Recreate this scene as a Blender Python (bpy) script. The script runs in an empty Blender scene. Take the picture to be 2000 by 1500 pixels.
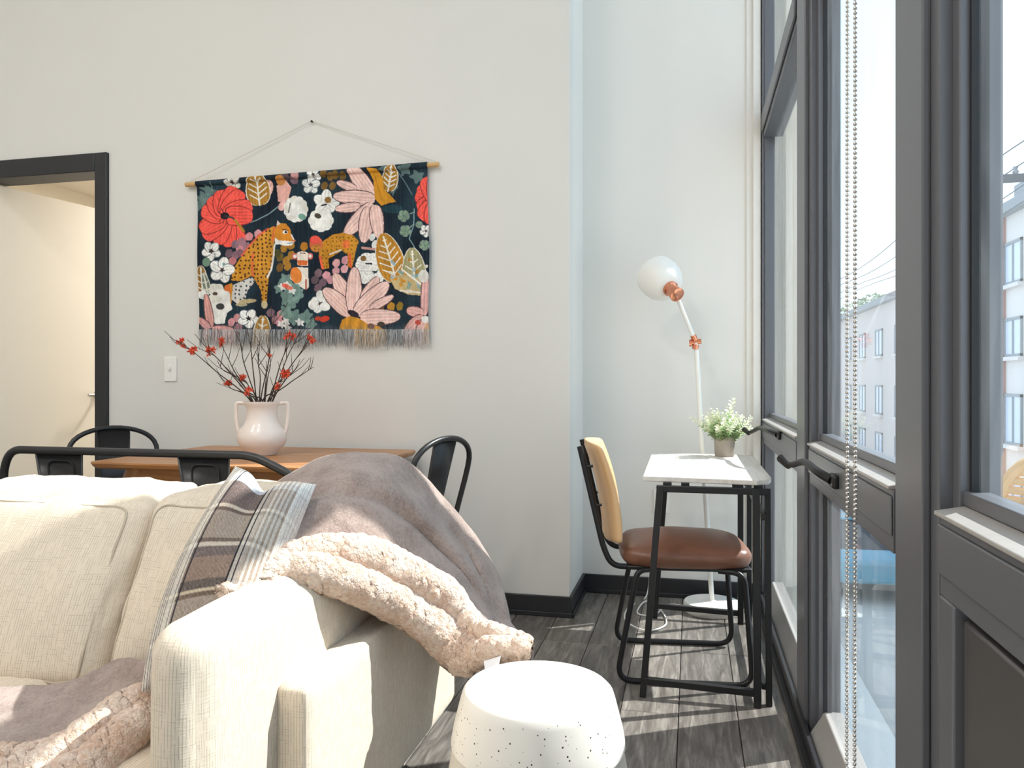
import bpy, math, random
import numpy as np
from mathutils import Vector, Matrix, noise as mnoise
random.seed(7)
PI = math.pi
scene = bpy.context.scene
COL = scene.collection

# ---------------------------------------------------------------- camera
FPX, HOR, CAMH = 1500.0, 745.0, 1.07
YAW = math.atan(350.0 / FPX)
cam_data = bpy.data.cameras.new('camera')
cam_data.sensor_width = 36.0
cam_data.lens = 36.0 * FPX / 2000.0
cam_data.shift_y = -(750.0 - HOR) / 2000.0
cam_data.clip_start = 0.02
cam_data.clip_end = 500
camera = bpy.data.objects.new('camera', cam_data)
camera.location = (0, 0, CAMH)
camera.rotation_euler = (PI / 2, 0, YAW)
COL.objects.link(camera)
scene.camera = camera

# ---------------------------------------------------------------- world, sun, exposure
SUN_AZ, SUN_EL = math.radians(60.5), math.radians(46.0)      # azimuth from +Y towards +X
world = bpy.data.worlds.new('sky')
scene.world = world
world.use_nodes = True
wn, wl = world.node_tree.nodes, world.node_tree.links
wn.clear()
w_out = wn.new('ShaderNodeOutputWorld')
w_bg = wn.new('ShaderNodeBackground')
w_tc = wn.new('ShaderNodeTexCoord')
w_sep = wn.new('ShaderNodeSeparateXYZ')
w_ramp = wn.new('ShaderNodeValToRGB')
w_ramp.color_ramp.elements[0].position = 0.0
w_ramp.color_ramp.elements[0].color = (0.56, 0.66, 0.72, 1)
w_ramp.color_ramp.elements[1].position = 0.75
w_ramp.color_ramp.elements[1].color = (0.42, 0.57, 0.74, 1)
wl.new(w_tc.outputs['Generated'], w_sep.inputs[0])
wl.new(w_sep.outputs['Z'], w_ramp.inputs[0])
wl.new(w_ramp.outputs[0], w_bg.inputs[0])
wl.new(w_bg.outputs[0], w_out.inputs[0])
w_bg.inputs[1].default_value = 1.75

sun_d = bpy.data.lights.new('sun', 'SUN')
sun_d.energy = 6.2
sun_d.angle = math.radians(0.6)
sun_d.color = (1.0, 0.96, 0.91)
sun = bpy.data.objects.new('sun', sun_d)
sv = Vector((math.cos(SUN_EL) * math.sin(SUN_AZ), math.cos(SUN_EL) * math.cos(SUN_AZ), math.sin(SUN_EL)))
sun.rotation_euler = sv.to_track_quat('Z', 'Y').to_euler()
sun.location = (4, 6, 8)
COL.objects.link(sun)

scene.view_settings.view_transform = 'Standard'
scene.view_settings.look = 'None'
scene.view_settings.gamma = 1.0
scene.view_settings.use_curve_mapping = False
scene.view_settings.exposure = 0.60
FILL_WATTS = 23.0

# ---------------------------------------------------------------- helpers
FWD = Vector((-math.sin(YAW), math.cos(YAW), 0))
RGT = Vector((math.cos(YAW), math.sin(YAW), 0))

def W(px, py, d):
    """point seen at (px,py) at depth d in metres"""
    u = (px - 1000.0) / FPX
    v = (HOR - py) / FPX
    p = (FWD + RGT * u) * d
    return Vector((p.x, p.y, CAMH + v * d))

def s2l(c):
    out = []
    for v in c[:3]:
        v = v / 255.0
        out.append(v / 12.92 if v <= 0.04045 else ((v + 0.055) / 1.055) ** 2.4)
    return tuple(out)

def link(o, parent=None):
    COL.objects.link(o)
    if parent is not None:
        o.parent = parent
    return o

def tag(o, label=None, cat=None, group=None, kind=None):
    if label: o['label'] = label
    if cat: o['category'] = cat
    if group: o['group'] = group
    if kind: o['kind'] = kind
    return o

def thing(name, label, cat, loc=(0, 0, 0), rz=0, group=None):
    o = bpy.data.objects.new(name, None)
    o.empty_display_size = 0.1
    o.location = loc
    o.rotation_euler = (0, 0, rz)
    link(o)
    return tag(o, label, cat, group)

class MB:
    def __init__(self):
        self.v, self.f = [], []
    def add(self, verts, faces):
        n = len(self.v)
        self.v += [tuple(p) for p in verts]
        self.f += [tuple(i + n for i in f) for f in faces]
        return self
    def box(self, x0, x1, y0, y1, z0, z1):
        v = [(x, y, z) for z in (z0, z1) for y in (y0, y1) for x in (x0, x1)]
        return self.add(v, [(0, 2, 3, 1), (4, 5, 7, 6), (0, 1, 5, 4), (2, 6, 7, 3), (0, 4, 6, 2), (1, 3, 7, 5)])
    def tube(self, path, r, n=10, closed=False, cap=True):
        path = [Vector(p) for p in path]
        m = len(path)
        rs = r if isinstance(r, (list, tuple)) else [r] * m
        tans = []
        for i in range(m):
            if closed:
                t = path[(i + 1) % m] - path[i - 1]
            else:
                t = path[min(i + 1, m - 1)] - path[max(i - 1, 0)]
            tans.append(t.normalized())
        t0 = tans[0]
        ref = Vector((0, 0, 1)) if abs(t0.z) < 0.9 else Vector((1, 0, 0))
        nrm = (ref - t0 * ref.dot(t0)).normalized()
        verts = []
        for i in range(m):
            t = tans[i]
            nrm = (nrm - t * nrm.dot(t))
            if nrm.length < 1e-6:
                nrm = t.orthogonal()
            nrm.normalize()
            b = t.cross(nrm)
            for k in range(n):
                a = 2 * PI * k / n
                verts.append(path[i] + (nrm * math.cos(a) + b * math.sin(a)) * rs[i])
        faces = []
        seg = m if closed else m - 1
        for i in range(seg):
            j = (i + 1) % m
            for k in range(n):
                l = (k + 1) % n
                faces.append((i * n + k, i * n + l, j * n + l, j * n + k))
        if cap and not closed:
            faces.append(tuple(range(n - 1, -1, -1)))
            faces.append(tuple((m - 1) * n + k for k in range(n)))
        return self.add(verts, faces)
    def lathe(self, prof, n=32, c=(0, 0, 0)):
        verts, faces = [], []
        for r, z in prof:
            for k in range(n):
                a = 2 * PI * k / n
                verts.append((c[0] + r * math.cos(a), c[1] + r * math.sin(a), c[2] + z))
        for i in range(len(prof) - 1):
            for k in range(n):
                l = (k + 1) % n
                faces.append((i * n + k, i * n + l, (i + 1) * n + l, (i + 1) * n + k))
        if prof[0][0] > 1e-5:
            faces.append(tuple(range(n - 1, -1, -1)))
        if prof[-1][0] > 1e-5:
            faces.append(tuple((len(prof) - 1) * n + k for k in range(n)))
        return self.add(verts, faces)
    def prism(self, pts, axis, a0, a1):
        """extrude a 2D outline along axis 'x','y' or 'z'"""
        n = len(pts)
        def mk(p, a):
            return {'x': (a, p[0], p[1]), 'y': (p[0], a, p[1]), 'z': (p[0], p[1], a)}[axis]
        v = [mk(p, a0) for p in pts] + [mk(p, a1) for p in pts]
        f = [tuple(range(n - 1, -1, -1)), tuple(range(n, 2 * n))]
        for i in range(n):
            j = (i + 1) % n
            f.append((i, j, n + j, n + i))
        return self.add(v, f)
    def xf(self, M):
        self.v = [tuple(M @ Vector(p)) for p in self.v]
        return self
    def build(self, name, mat, parent=None, smooth=True, bevel=0.0, loc=None, seg=2, angle=40, origin=None):
        me = bpy.data.meshes.new(name)
        v = self.v
        if origin is not None:
            v = [(p[0] - origin[0], p[1] - origin[1], p[2] - origin[2]) for p in v]
        me.from_pydata(v, [], self.f)
        fix_normals(me)
        me.materials.append(mat)
        if smooth:
            me.shade_smooth()
            me.set_sharp_from_angle(angle=math.radians(angle))
        o = bpy.data.objects.new(name, me)
        if origin is not None and parent is None:
            o.location = origin
        if loc is not None:
            o.location = loc
        link(o, parent)
        if bevel > 0:
            b = o.modifiers.new('bevel', 'BEVEL')
            b.width = bevel
            b.segments = seg
            b.limit_method = 'ANGLE'
            b.angle_limit = math.radians(50)
        return o

import bmesh
def fix_normals(me):
    bm = bmesh.new()
    bm.from_mesh(me)
    bmesh.ops.recalc_face_normals(bm, faces=bm.faces)
    bm.to_mesh(me)
    bm.free()

def struct(o):
    o['kind'] = 'structure'
    return o

def fillet(pts, r, n=6):
    pts = [Vector(p) for p in pts]
    out = [pts[0]]
    for i in range(1, len(pts) - 1):
        a, b, c = pts[i - 1], pts[i], pts[i + 1]
        d1, d2 = (a - b), (c - b)
        rr = min(r, d1.length * 0.49, d2.length * 0.49)
        p, q = b + d1.normalized() * rr, b + d2.normalized() * rr
        for k in range(n + 1):
            t = k / n
            out.append(p * (1 - t) ** 2 + b * 2 * t * (1 - t) + q * t * t)
    out.append(pts[-1])
    return out

def catmull(pts, n=8):
    pts = [Vector(p) for p in pts]
    out = []
    m = len(pts)
    for i in range(m - 1):
        p0, p1, p2, p3 = pts[max(i - 1, 0)], pts[i], pts[i + 1], pts[min(i + 2, m - 1)]
        for k in range(n):
            t = k / n
            out.append(0.5 * ((2 * p1) + (p2 - p0) * t + (2 * p0 - 5 * p1 + 4 * p2 - p3) * t * t
                              + (3 * p1 - p0 - 3 * p2 + p3) * t ** 3))
    out.append(pts[-1])
    return out

def grid_mesh(name, P, mat, parent=None, uv=True, smooth=True, closed_u=False, origin=None, colors=None):
    """P: array [rows][cols] of points"""
    R, C = len(P), len(P[0])
    me = bpy.data.meshes.new(name)
    o0 = origin or (0, 0, 0)
    v = [(p[0] - o0[0], p[1] - o0[1], p[2] - o0[2]) for row in P for p in row]
    f = []
    for i in range(R - 1):
        for j in range(C - 1):
            f.append((i * C + j, i * C + j + 1, (i + 1) * C + j + 1, (i + 1) * C + j))
    me.from_pydata(v, [], f)
    if uv:
        l = me.uv_layers.new(name='UVMap')
        li = np.zeros(len(me.loops), dtype=np.int32)
        me.loops.foreach_get('vertex_index', li)
        uvs = np.stack([(li % C) / (C - 1.0), (li // C) / (R - 1.0)], axis=1).astype(np.float32)
        l.data.foreach_set('uv', uvs.ravel())
    if colors is not None:
        ca = me.color_attributes.new('Col', 'FLOAT_COLOR', 'POINT')
        ca.data.foreach_set('color', np.asarray(colors, dtype=np.float32).ravel())
    me.materials.append(mat)
    if smooth:
        me.shade_smooth()
    o = bpy.data.objects.new(name, me)
    return link(o, parent)

def bicubic(net, nu, nv):
    """dense interpolation of a control net (rows x cols of Vector)"""
    rows = [catmull(r, nu) for r in net]
    cols = len(rows[0])
    out = None
    colpts = []
    for j in range(cols):
        colpts.append(catmull([rows[i][j] for i in range(len(rows))], nv))
    return [[colpts[j][i] for j in range(cols)] for i in range(len(colpts[0]))]

def cushion(name, size, r, mat, parent=None, puff=(0, 0, 0), n=16, deform=None, loc=None, wr=0.0, uvscale=1.0, wfreq=9.0, seam=None):
    """rounded, puffed box centred on the origin, uv in metres"""
    hx, hy, hz = size[0] / 2, size[1] / 2, size[2] / 2
    verts, faces, uvs = [], [], []
    idx = {}
    H = (hx, hy, hz)
    def ev(q):
        n0 = len(verts); i = pt(q); return Vector(verts[i])
    def pt(q):
        key = (round(q[0], 5), round(q[1], 5), round(q[2], 5))
        if key in idx:
            return idx[key]
        p = [q[i] * H[i] for i in range(3)]
        inner = [max(-H[i] + r, min(H[i] - r, p[i])) for i in range(3)]
        dlt = Vector([p[i] - inner[i] for i in range(3)])
        if dlt.length > 1e-9:
            m = max(abs(dlt[0]), abs(dlt[1]), abs(dlt[2]))
            dlt = dlt.normalized() * m
        v = Vector(inner) + dlt
        a, b, c = q
        v.x += puff[0] * a * (1 - b * b) * (1 - c * c)
        v.y += puff[1] * b * (1 - a * a) * (1 - c * c)
        v.z += puff[2] * c * (1 - a * a) * (1 - b * b)
        if wr > 0:
            nn = mnoise.noise(Vector((v.x * wfreq + 3.1, v.y * wfreq, v.z * wfreq * 0.6 + hx * 7)))
            n2 = mnoise.noise(Vector((v.x * wfreq * 2.7, v.y * wfreq * 2.7 + 5, v.z * wfreq * 1.2)))
            v += Vector((a * abs(a) ** 3, b * abs(b) ** 3, c * abs(c) ** 3)) * wr * (nn + 0.5 * n2)
        if deform:
            v = Vector(deform(v))
        idx[key] = len(verts)
        verts.append(tuple(v))
        return idx[key]
    ts = [math.sin((-1 + 2.0 * i / n) * PI / 2 * 0.86) / math.sin(PI / 2 * 0.86) for i in range(n + 1)]
    for ax in range(3):
        o1, o2 = (ax + 1) % 3, (ax + 2) % 3
        for sg in (-1, 1):
            for i in range(n):
                for j in range(n):
                    q4 = []
                    for (a, b) in ((ts[i], ts[j]), (ts[i + 1], ts[j]), (ts[i + 1], ts[j + 1]), (ts[i], ts[j + 1])):
                        q = [0, 0, 0]
                        q[ax], q[o1], q[o2] = sg, a, b
                        q4.append(tuple(q))
                    if sg < 0:
                        q4.reverse()
                    faces.append(tuple(pt(q) for q in q4))
                    for q in q4:
                        if ax == 0: uvs.append((q[1] * hy * uvscale, q[2] * hz * uvscale))
                        elif ax == 1: uvs.append((q[0] * hx * uvscale, q[2] * hz * uvscale))
                        else: uvs.append((q[0] * hx * uvscale, q[1] * hy * uvscale))
    me = bpy.data.meshes.new(name)
    me.from_pydata(verts, [], faces)
    l = me.uv_layers.new(name='UVMap')
    l.data.foreach_set('uv', np.array(uvs, dtype=np.float32).ravel())
    me.materials.append(mat)
    me.shade_smooth()
    o = bpy.data.objects.new(name, me)
    if loc is not None:
        o.location = loc
    if seam:
        c_, r_ = seam
        lp = []
        for k in range(72):
            a = 2 * PI * k / 72 + .01
            ca, sa = math.cos(a), math.sin(a)
            e = .16
            lp.append(ev((c_ * math.copysign(abs(ca) ** e, ca), -1, c_ * math.copysign(abs(sa) ** e, sa))) + Vector((0, -r_ * .3, 0)))
        link(o, parent)
        MB().tube(lp, r_, 6, closed=True).build('piping', mat, o)
        return o
    return link(o, parent)

# ---------------------------------------------------------------- materials
def nodes_of(name):
    m = bpy.data.materials.new(name)
    m.use_nodes = True
    nt = m.node_tree
    return m, nt, nt.nodes, nt.links, nt.nodes['Principled BSDF']

def mat(name, col, rough=0.5, metal=0.0, var=0.0, vscale=8.0, bump=0.0, bscale=60.0, spec=0.5, stretch=None, sheen=0.0, coat=0.0, trans=0.0, dark=None):
    m, nt, N, L, B = nodes_of(name)
    c = s2l(col)
    B.inputs['Base Color'].default_value = (*c, 1)
    B.inputs['Roughness'].default_value = rough
    B.inputs['Metallic'].default_value = metal
    B.inputs['Specular IOR Level'].default_value = spec
    if sheen:
        B.inputs['Sheen Weight'].default_value = sheen
    if coat:
        B.inputs['Coat Weight'].default_value = coat
    if var or bump:
        tc = N.new('ShaderNodeTexCoord')
        mp = N.new('ShaderNodeMapping')
        if stretch:
            mp.inputs['Scale'].default_value = stretch
        L.new(tc.outputs['Object'], mp.inputs[0])
    if var:
        nz = N.new('ShaderNodeTexNoise')
        nz.inputs['Scale'].default_value = vscale
        nz.inputs['Detail'].default_value = 5
        L.new(mp.outputs[0], nz.inputs['Vector'])
        mx = N.new('ShaderNodeMix')
        mx.data_type = 'RGBA'
        dk = s2l(dark) if dark else tuple(x * (1 - var) for x in c)
        mx.inputs[6].default_value = (*dk, 1)
        lt = c if dark else tuple(min(1, x * (1 + var * 0.6)) for x in c)
        mx.inputs[7].default_value = (*lt, 1)
        L.new(nz.outputs['Fac'], mx.inputs[0])
        L.new(mx.outputs[2], B.inputs['Base Color'])
    if bump:
        nb = N.new('ShaderNodeTexNoise')
        nb.inputs['Scale'].default_value = bscale
        nb.inputs['Detail'].default_value = 4
        L.new(mp.outputs[0], nb.inputs['Vector'])
        bp = N.new('ShaderNodeBump')
        bp.inputs['Strength'].default_value = bump
        bp.inputs['Distance'].default_value = 0.01
        L.new(nb.outputs['Fac'], bp.inputs['Height'])
        L.new(bp.outputs[0], B.inputs['Normal'])
    return m

def math_node(N, L, op, a, b=None, c=None):
    n = N.new('ShaderNodeMath')
    n.operation = op
    for i, x in enumerate((a, b, c)):
        if x is None: continue
        if isinstance(x, (int, float)):
            n.inputs[i].default_value = x
        else:
            L.new(x, n.inputs[i])
    return n.outputs[0]

M = {}
M['wall'] = mat('wall paint', (224, 221, 215), 0.85, var=0.03, vscale=1.5, bump=0.03, bscale=220, spec=0.25)
M['wall_lightened'] = mat('wall paint lightened for alcove light', (229, 226, 220), 0.85, var=0.02, vscale=1.5, bump=0.03, bscale=220, spec=0.25)  # same paint as the main wall; brighter alcove light put into the tone
M['ceiling'] = mat('ceiling paint', (236, 233, 228), 0.9, var=0.02, vscale=2)
M['black_trim'] = mat('black painted trim', (38, 38, 41), 0.42, var=0.1, vscale=6)
M['frame'] = mat('dark bronze window metal', (102, 104, 110), 0.38, 0.25, var=0.03, vscale=4)
M['sill'] = mat('sill metal lightened for sun', (176, 172, 168), 0.42, 0.2, var=0.12, vscale=60)  # base colour lightened to stand for sun and sky gloss on the ledges
M['frame_panel'] = mat('dark bronze panel metal', (86, 82, 82), 0.30, 0.35, var=0.06, vscale=3)
M['gasket'] = mat('black rubber gasket', (28, 30, 34), 0.6, var=0.1)
M['door_white'] = mat('cream door paint', (232, 226, 214), 0.6, var=0.02, vscale=2)
M['black_metal'] = mat('black powder coated metal', (34, 34, 36), 0.38, 0.3, var=0.12, vscale=14)
M['chair_black'] = mat('satin black sheet metal', (46, 46, 47), 0.36, 0.3, var=0.10, vscale=10)
M['chrome'] = mat('brushed nickel', (200, 196, 190), 0.22, 1.0, var=0.05)
M['copper'] = mat('polished copper', (226, 150, 118), 0.22, 1.0, var=0.08, vscale=20)
M['lamp_white'] = mat('white lamp enamel', (240, 238, 232), 0.4, var=0.03)
M['plastic_white'] = mat('white plastic', (240, 236, 230), 0.45, var=0.02)
M['ceramic'] = mat('cream glazed ceramic', (243, 230, 220), 0.32, var=0.07, vscale=7, bump=0.12, bscale=40, coat=0.2)
M['wood_rod'] = mat('pale dowel wood', (214, 170, 112), 0.55, var=0.2, vscale=20, stretch=(0.2, 1, 1))
M['string'] = mat('cotton cord', (216, 208, 192), 0.9, var=0.1)
M['twig'] = mat('dark twig bark', (66, 52, 44), 0.8, var=0.35, vscale=60)
M['blossom'] = mat('coral blossom petals', (238, 106, 66), 0.6, var=0.4, vscale=60, dark=(204, 64, 48))
M['leather'] = mat('brown leather', (134, 92, 72), 0.34, var=0.25, vscale=14, bump=0.12, bscale=160, dark=(108, 70, 54))
M['seat_wood'] = mat('pale maple veneer', (232, 198, 154), 0.40, var=0.3, vscale=12, stretch=(1, 3.4, 0.35), dark=(204, 158, 108), coat=0.2)
M['concrete_pot'] = mat('grey-beige concrete', (168, 158, 146), 0.85, var=0.15, vscale=30, bump=0.2, bscale=120)
M['leaf_pale'] = mat('pale green sprig', (204, 218, 172), 0.7, var=0.3, vscale=30, dark=(150, 180, 122))
M['leaf_white'] = mat('frosted sprig tip', (232, 236, 204), 0.7, var=0.2, vscale=30)
M['tag'] = mat('white satin tag', (238, 238, 242), 0.5, var=0.02)
M['cord_white'] = mat('white cable', (236, 234, 230), 0.5, var=0.03)
M['beads'] = mat('steel beads', (214, 210, 204), 0.25, 0.9, var=0.1)
M['concrete_wall'] = mat('beige concrete render', (226, 218, 204), 0.9, var=0.22, vscale=2.2, stretch=(3, 3, 0.5), bump=0.2, bscale=40, dark=(196, 186, 168))
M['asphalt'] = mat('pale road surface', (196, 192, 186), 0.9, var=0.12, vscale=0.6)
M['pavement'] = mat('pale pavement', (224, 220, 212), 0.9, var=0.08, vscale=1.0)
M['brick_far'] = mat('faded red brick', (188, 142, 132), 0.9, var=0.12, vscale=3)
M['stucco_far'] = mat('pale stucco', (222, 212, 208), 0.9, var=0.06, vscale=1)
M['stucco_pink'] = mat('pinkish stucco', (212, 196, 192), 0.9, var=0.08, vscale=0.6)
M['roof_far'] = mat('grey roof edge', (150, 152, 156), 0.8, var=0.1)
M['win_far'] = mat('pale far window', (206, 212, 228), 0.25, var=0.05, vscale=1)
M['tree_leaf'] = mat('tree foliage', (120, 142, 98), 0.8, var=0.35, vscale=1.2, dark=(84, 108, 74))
M['tree_bark'] = mat('tree bark', (112, 96, 82), 0.9, var=0.3)
M['car_teal'] = mat('teal car paint', (96, 160, 182), 0.3, var=0.03, coat=0.6)
M['car_glass'] = mat('dark car window', (40, 52, 62), 0.15, var=0.05)
M['tyre'] = mat('tyre rubber', (36, 36, 38), 0.8, var=0.1)
M['rattan'] = mat('natural rattan', (232, 200, 154), 0.6, var=0.25, vscale=30, dark=(206, 166, 116))
M['wire'] = mat('overhead wire', (70, 72, 78), 0.6, var=0.1)
M['bed_wall'] = mat('cream bedroom paint', (232, 225, 211), 0.85, var=0.02, vscale=1.5)

# table wood
def wood(name, light, dark, sc, rough=0.4):
    m, nt, N, L, B = nodes_of(name)
    tc = N.new('ShaderNodeTexCoord')
    mp = N.new('ShaderNodeMapping')
    mp.inputs['Scale'].default_value = sc
    L.new(tc.outputs['Object'], mp.inputs[0])
    nz = N.new('ShaderNodeTexNoise')
    nz.inputs['Scale'].default_value = 5
    nz.inputs['Detail'].default_value = 8
    nz.inputs['Distortion'].default_value = 0.6
    L.new(mp.outputs[0], nz.inputs['Vector'])
    rp = N.new('ShaderNodeValToRGB')
    rp.color_ramp.elements[0].position = 0.3
    rp.color_ramp.elements[0].color = (*s2l(dark), 1)
    rp.color_ramp.elements[1].position = 0.7
    rp.color_ramp.elements[1].color = (*s2l(light), 1)
    L.new(nz.outputs['Fac'], rp.inputs[0])
    L.new(rp.outputs[0], B.inputs['Base Color'])
    B.inputs['Roughness'].default_value = rough
    return m
M['table_wood'] = wood('warm oak veneer', (196, 142, 92), (164, 108, 62), (0.5, 6, 6), 0.36)
M['desk_top'] = wood('whitewashed oak board', (236, 232, 226), (212, 206, 198), (8, 0.8, 8), 0.5)

# floor planks: colour per plank + grain
def plank_mat():
    m, nt, N, L, B = nodes_of('grey brown vinyl plank')
    tc = N.new('ShaderNodeTexCoord')
    oi = N.new('ShaderNodeObjectInfo')
    add = N.new('ShaderNodeVectorMath'); add.operation = 'ADD'
    sc = N.new('ShaderNodeVectorMath'); sc.operation = 'SCALE'
    cb = N.new('ShaderNodeCombineXYZ')
    L.new(oi.outputs['Random'], cb.inputs[0]); L.new(oi.outputs['Random'], cb.inputs[1])
    L.new(cb.outputs[0], sc.inputs[0]); sc.inputs['Scale'].default_value = 30
    L.new(tc.outputs['Object'], add.inputs[0]); L.new(sc.outputs[0], add.inputs[1])
    mp = N.new('ShaderNodeMapping')
    mp.inputs['Scale'].default_value = (14, 1.6, 1)
    L.new(add.outputs[0], mp.inputs[0])
    nz = N.new('ShaderNodeTexNoise')
    nz.inputs['Scale'].default_value = 3.2
    nz.inputs['Detail'].default_value = 9
    nz.inputs['Roughness'].default_value = 0.65
    nz.inputs['Distortion'].default_value = 0.8
    L.new(mp.outputs[0], nz.inputs['Vector'])
    rp = N.new('ShaderNodeValToRGB')
    e = rp.color_ramp.elements
    e[0].position = 0.30; e[0].color = (*s2l((78, 72, 68)), 1)
    e[1].position = 0.72; e[1].color = (*s2l((156, 149, 141)), 1)
    k = e.new(0.5); k.color = (*s2l((112, 106, 100)), 1)
    L.new(nz.outputs['Fac'], rp.inputs[0])
    hs = N.new('ShaderNodeHueSaturation')
    v = math_node(N, L, 'MULTIPLY_ADD', oi.outputs['Random'], 0.40, 0.80)
    L.new(v, hs.inputs['Value'])
    L.new(rp.outputs[0], hs.inputs['Color'])
    L.new(hs.outputs[0], B.inputs['Base Color'])
    B.inputs['Roughness'].default_value = 0.42
    bp = N.new('ShaderNodeBump'); bp.inputs['Strength'].default_value = 0.15; bp.inputs['Distance'].default_value = 0.002
    L.new(nz.outputs['Fac'], bp.inputs['Height']); L.new(bp.outputs[0], B.inputs['Normal'])
    return m
M['plank'] = plank_mat()
M['subfloor'] = mat('dark subfloor', (52, 48, 46), 0.8, var=0.1)

# slubby linen: thin dark warp lines on cream
def linen():
    m, nt, N, L, B = nodes_of('cream slub linen')
    uv = N.new('ShaderNodeUVMap')
    sp = N.new('ShaderNodeSeparateXYZ'); L.new(uv.outputs[0], sp.inputs[0])
    nz = N.new('ShaderNodeTexNoise'); nz.inputs['Scale'].default_value = 1.0; nz.inputs['Detail'].default_value = 3
    mp = N.new('ShaderNodeMapping'); mp.inputs['Scale'].default_value = (260, 26, 1)
    L.new(uv.outputs[0], mp.inputs[0]); L.new(mp.outputs[0], nz.inputs['Vector'])
    nz2 = N.new('ShaderNodeTexNoise'); nz2.inputs['Scale'].default_value = 1.0; nz2.inputs['Detail'].default_value = 3
    mp2 = N.new('ShaderNodeMapping'); mp2.inputs['Scale'].default_value = (26, 300, 1)
    L.new(uv.outputs[0], mp2.inputs[0]); L.new(mp2.outputs[0], nz2.inputs['Vector'])
    fr = math_node(N, L, 'FRACT', math_node(N, L, 'MULTIPLY', sp.outputs[0], 165.0))
    ln = math_node(N, L, 'LESS_THAN', fr, 0.24)
    ln = math_node(N, L, 'MULTIPLY', ln, math_node(N, L, 'GREATER_THAN', nz.outputs['Fac'], 0.47))
    fr2 = math_node(N, L, 'FRACT', math_node(N, L, 'MULTIPLY', sp.outputs[1], 190.0))
    l2 = math_node(N, L, 'LESS_THAN', fr2, 0.25)
    l2 = math_node(N, L, 'MULTIPLY', l2, math_node(N, L, 'GREATER_THAN', nz2.outputs['Fac'], 0.56))
    fac = math_node(N, L, 'MAXIMUM', math_node(N, L, 'MULTIPLY', ln, 0.55), math_node(N, L, 'MULTIPLY', l2, 0.38))
    mx = N.new('ShaderNodeMix'); mx.data_type = 'RGBA'
    mx.inputs[6].default_value = (*s2l((222, 207, 187)), 1)
    mx.inputs[7].default_value = (*s2l((158, 144, 124)), 1)
    L.new(fac, mx.inputs[0])
    L.new(mx.outputs[2], B.inputs['Base Color'])
    B.inputs['Roughness'].default_value = 0.9
    B.inputs['Specular IOR Level'].default_value = 0.15
    B.inputs['Sheen Weight'].default_value = 0.15
    h = math_node(N, L, 'ADD', nz.outputs['Fac'], nz2.outputs['Fac'])
    bp = N.new('ShaderNodeBump'); bp.inputs['Strength'].default_value = 0.25; bp.inputs['Distance'].default_value = 0.002
    L.new(h, bp.inputs['Height']); L.new(bp.outputs[0], B.inputs['Normal'])
    return m
M['linen'] = linen()

def fluffy(name, col, dark, scale, strength, dist, sheen):
    m, nt, N, L, B = nodes_of(name)
    tc = N.new('ShaderNodeTexCoord')
    v = N.new('ShaderNodeTexVoronoi'); v.inputs['Scale'].default_value = scale
    nz = N.new('ShaderNodeTexNoise'); nz.inputs['Scale'].default_value = scale * 1.7; nz.inputs['Detail'].default_value = 6
    nl = N.new('ShaderNodeTexNoise'); nl.inputs['Scale'].default_value = 14; nl.inputs['Detail'].default_value = 5
    wv = N.new('ShaderNodeVectorMath'); wv.operation = 'MULTIPLY_ADD'
    L.new(nz.outputs['Color'], wv.inputs[0]); wv.inputs[1].default_value = (0.02, 0.02, 0.02)
    L.new(tc.outputs['Object'], wv.inputs[2])
    L.new(wv.outputs[0], v.inputs['Vector'])
    L.new(tc.outputs['Object'], nz.inputs['Vector']); L.new(tc.outputs['Object'], nl.inputs['Vector'])
    f = math_node(N, L, 'MULTIPLY_ADD', nl.outputs['Fac'], 0.9, math_node(N, L, 'MULTIPLY', v.outputs['Distance'], -0.35))
    f = math_node(N, L, 'ADD', f, math_node(N, L, 'MULTIPLY', nz.outputs['Fac'], 0.4))
    rp = N.new('ShaderNodeValToRGB')
    rp.color_ramp.elements[0].position = 0.25; rp.color_ramp.elements[0].color = (*s2l(dark), 1)
    rp.color_ramp.elements[1].position = 0.62; rp.color_ramp.elements[1].color = (*s2l(col), 1)
    L.new(f, rp.inputs[0]); L.new(rp.outputs[0], B.inputs['Base Color'])
    B.inputs['Roughness'].default_value = 0.95
    B.inputs['Specular IOR Level'].default_value = 0.1
    B.inputs['Sheen Weight'].default_value = sheen
    B.inputs['Sheen Roughness'].default_value = 0.5
    h = math_node(N, L, 'SUBTRACT', nz.outputs['Fac'], v.outputs['Distance'])
    bp = N.new('ShaderNodeBump'); bp.inputs['Strength'].default_value = strength; bp.inputs['Distance'].default_value = dist
    L.new(h, bp.inputs['Height']); L.new(bp.outputs[0], B.inputs['Normal'])
    return m
M['fleece'] = fluffy('taupe plush fleece', (180, 160, 150), (142, 122, 112), 150, 0.5, 0.004, 0.35)
M['sherpa'] = fluffy('blush sherpa pile', (244, 221, 203), (212, 174, 148), 95, 0.8, 0.007, 0.25)

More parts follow.
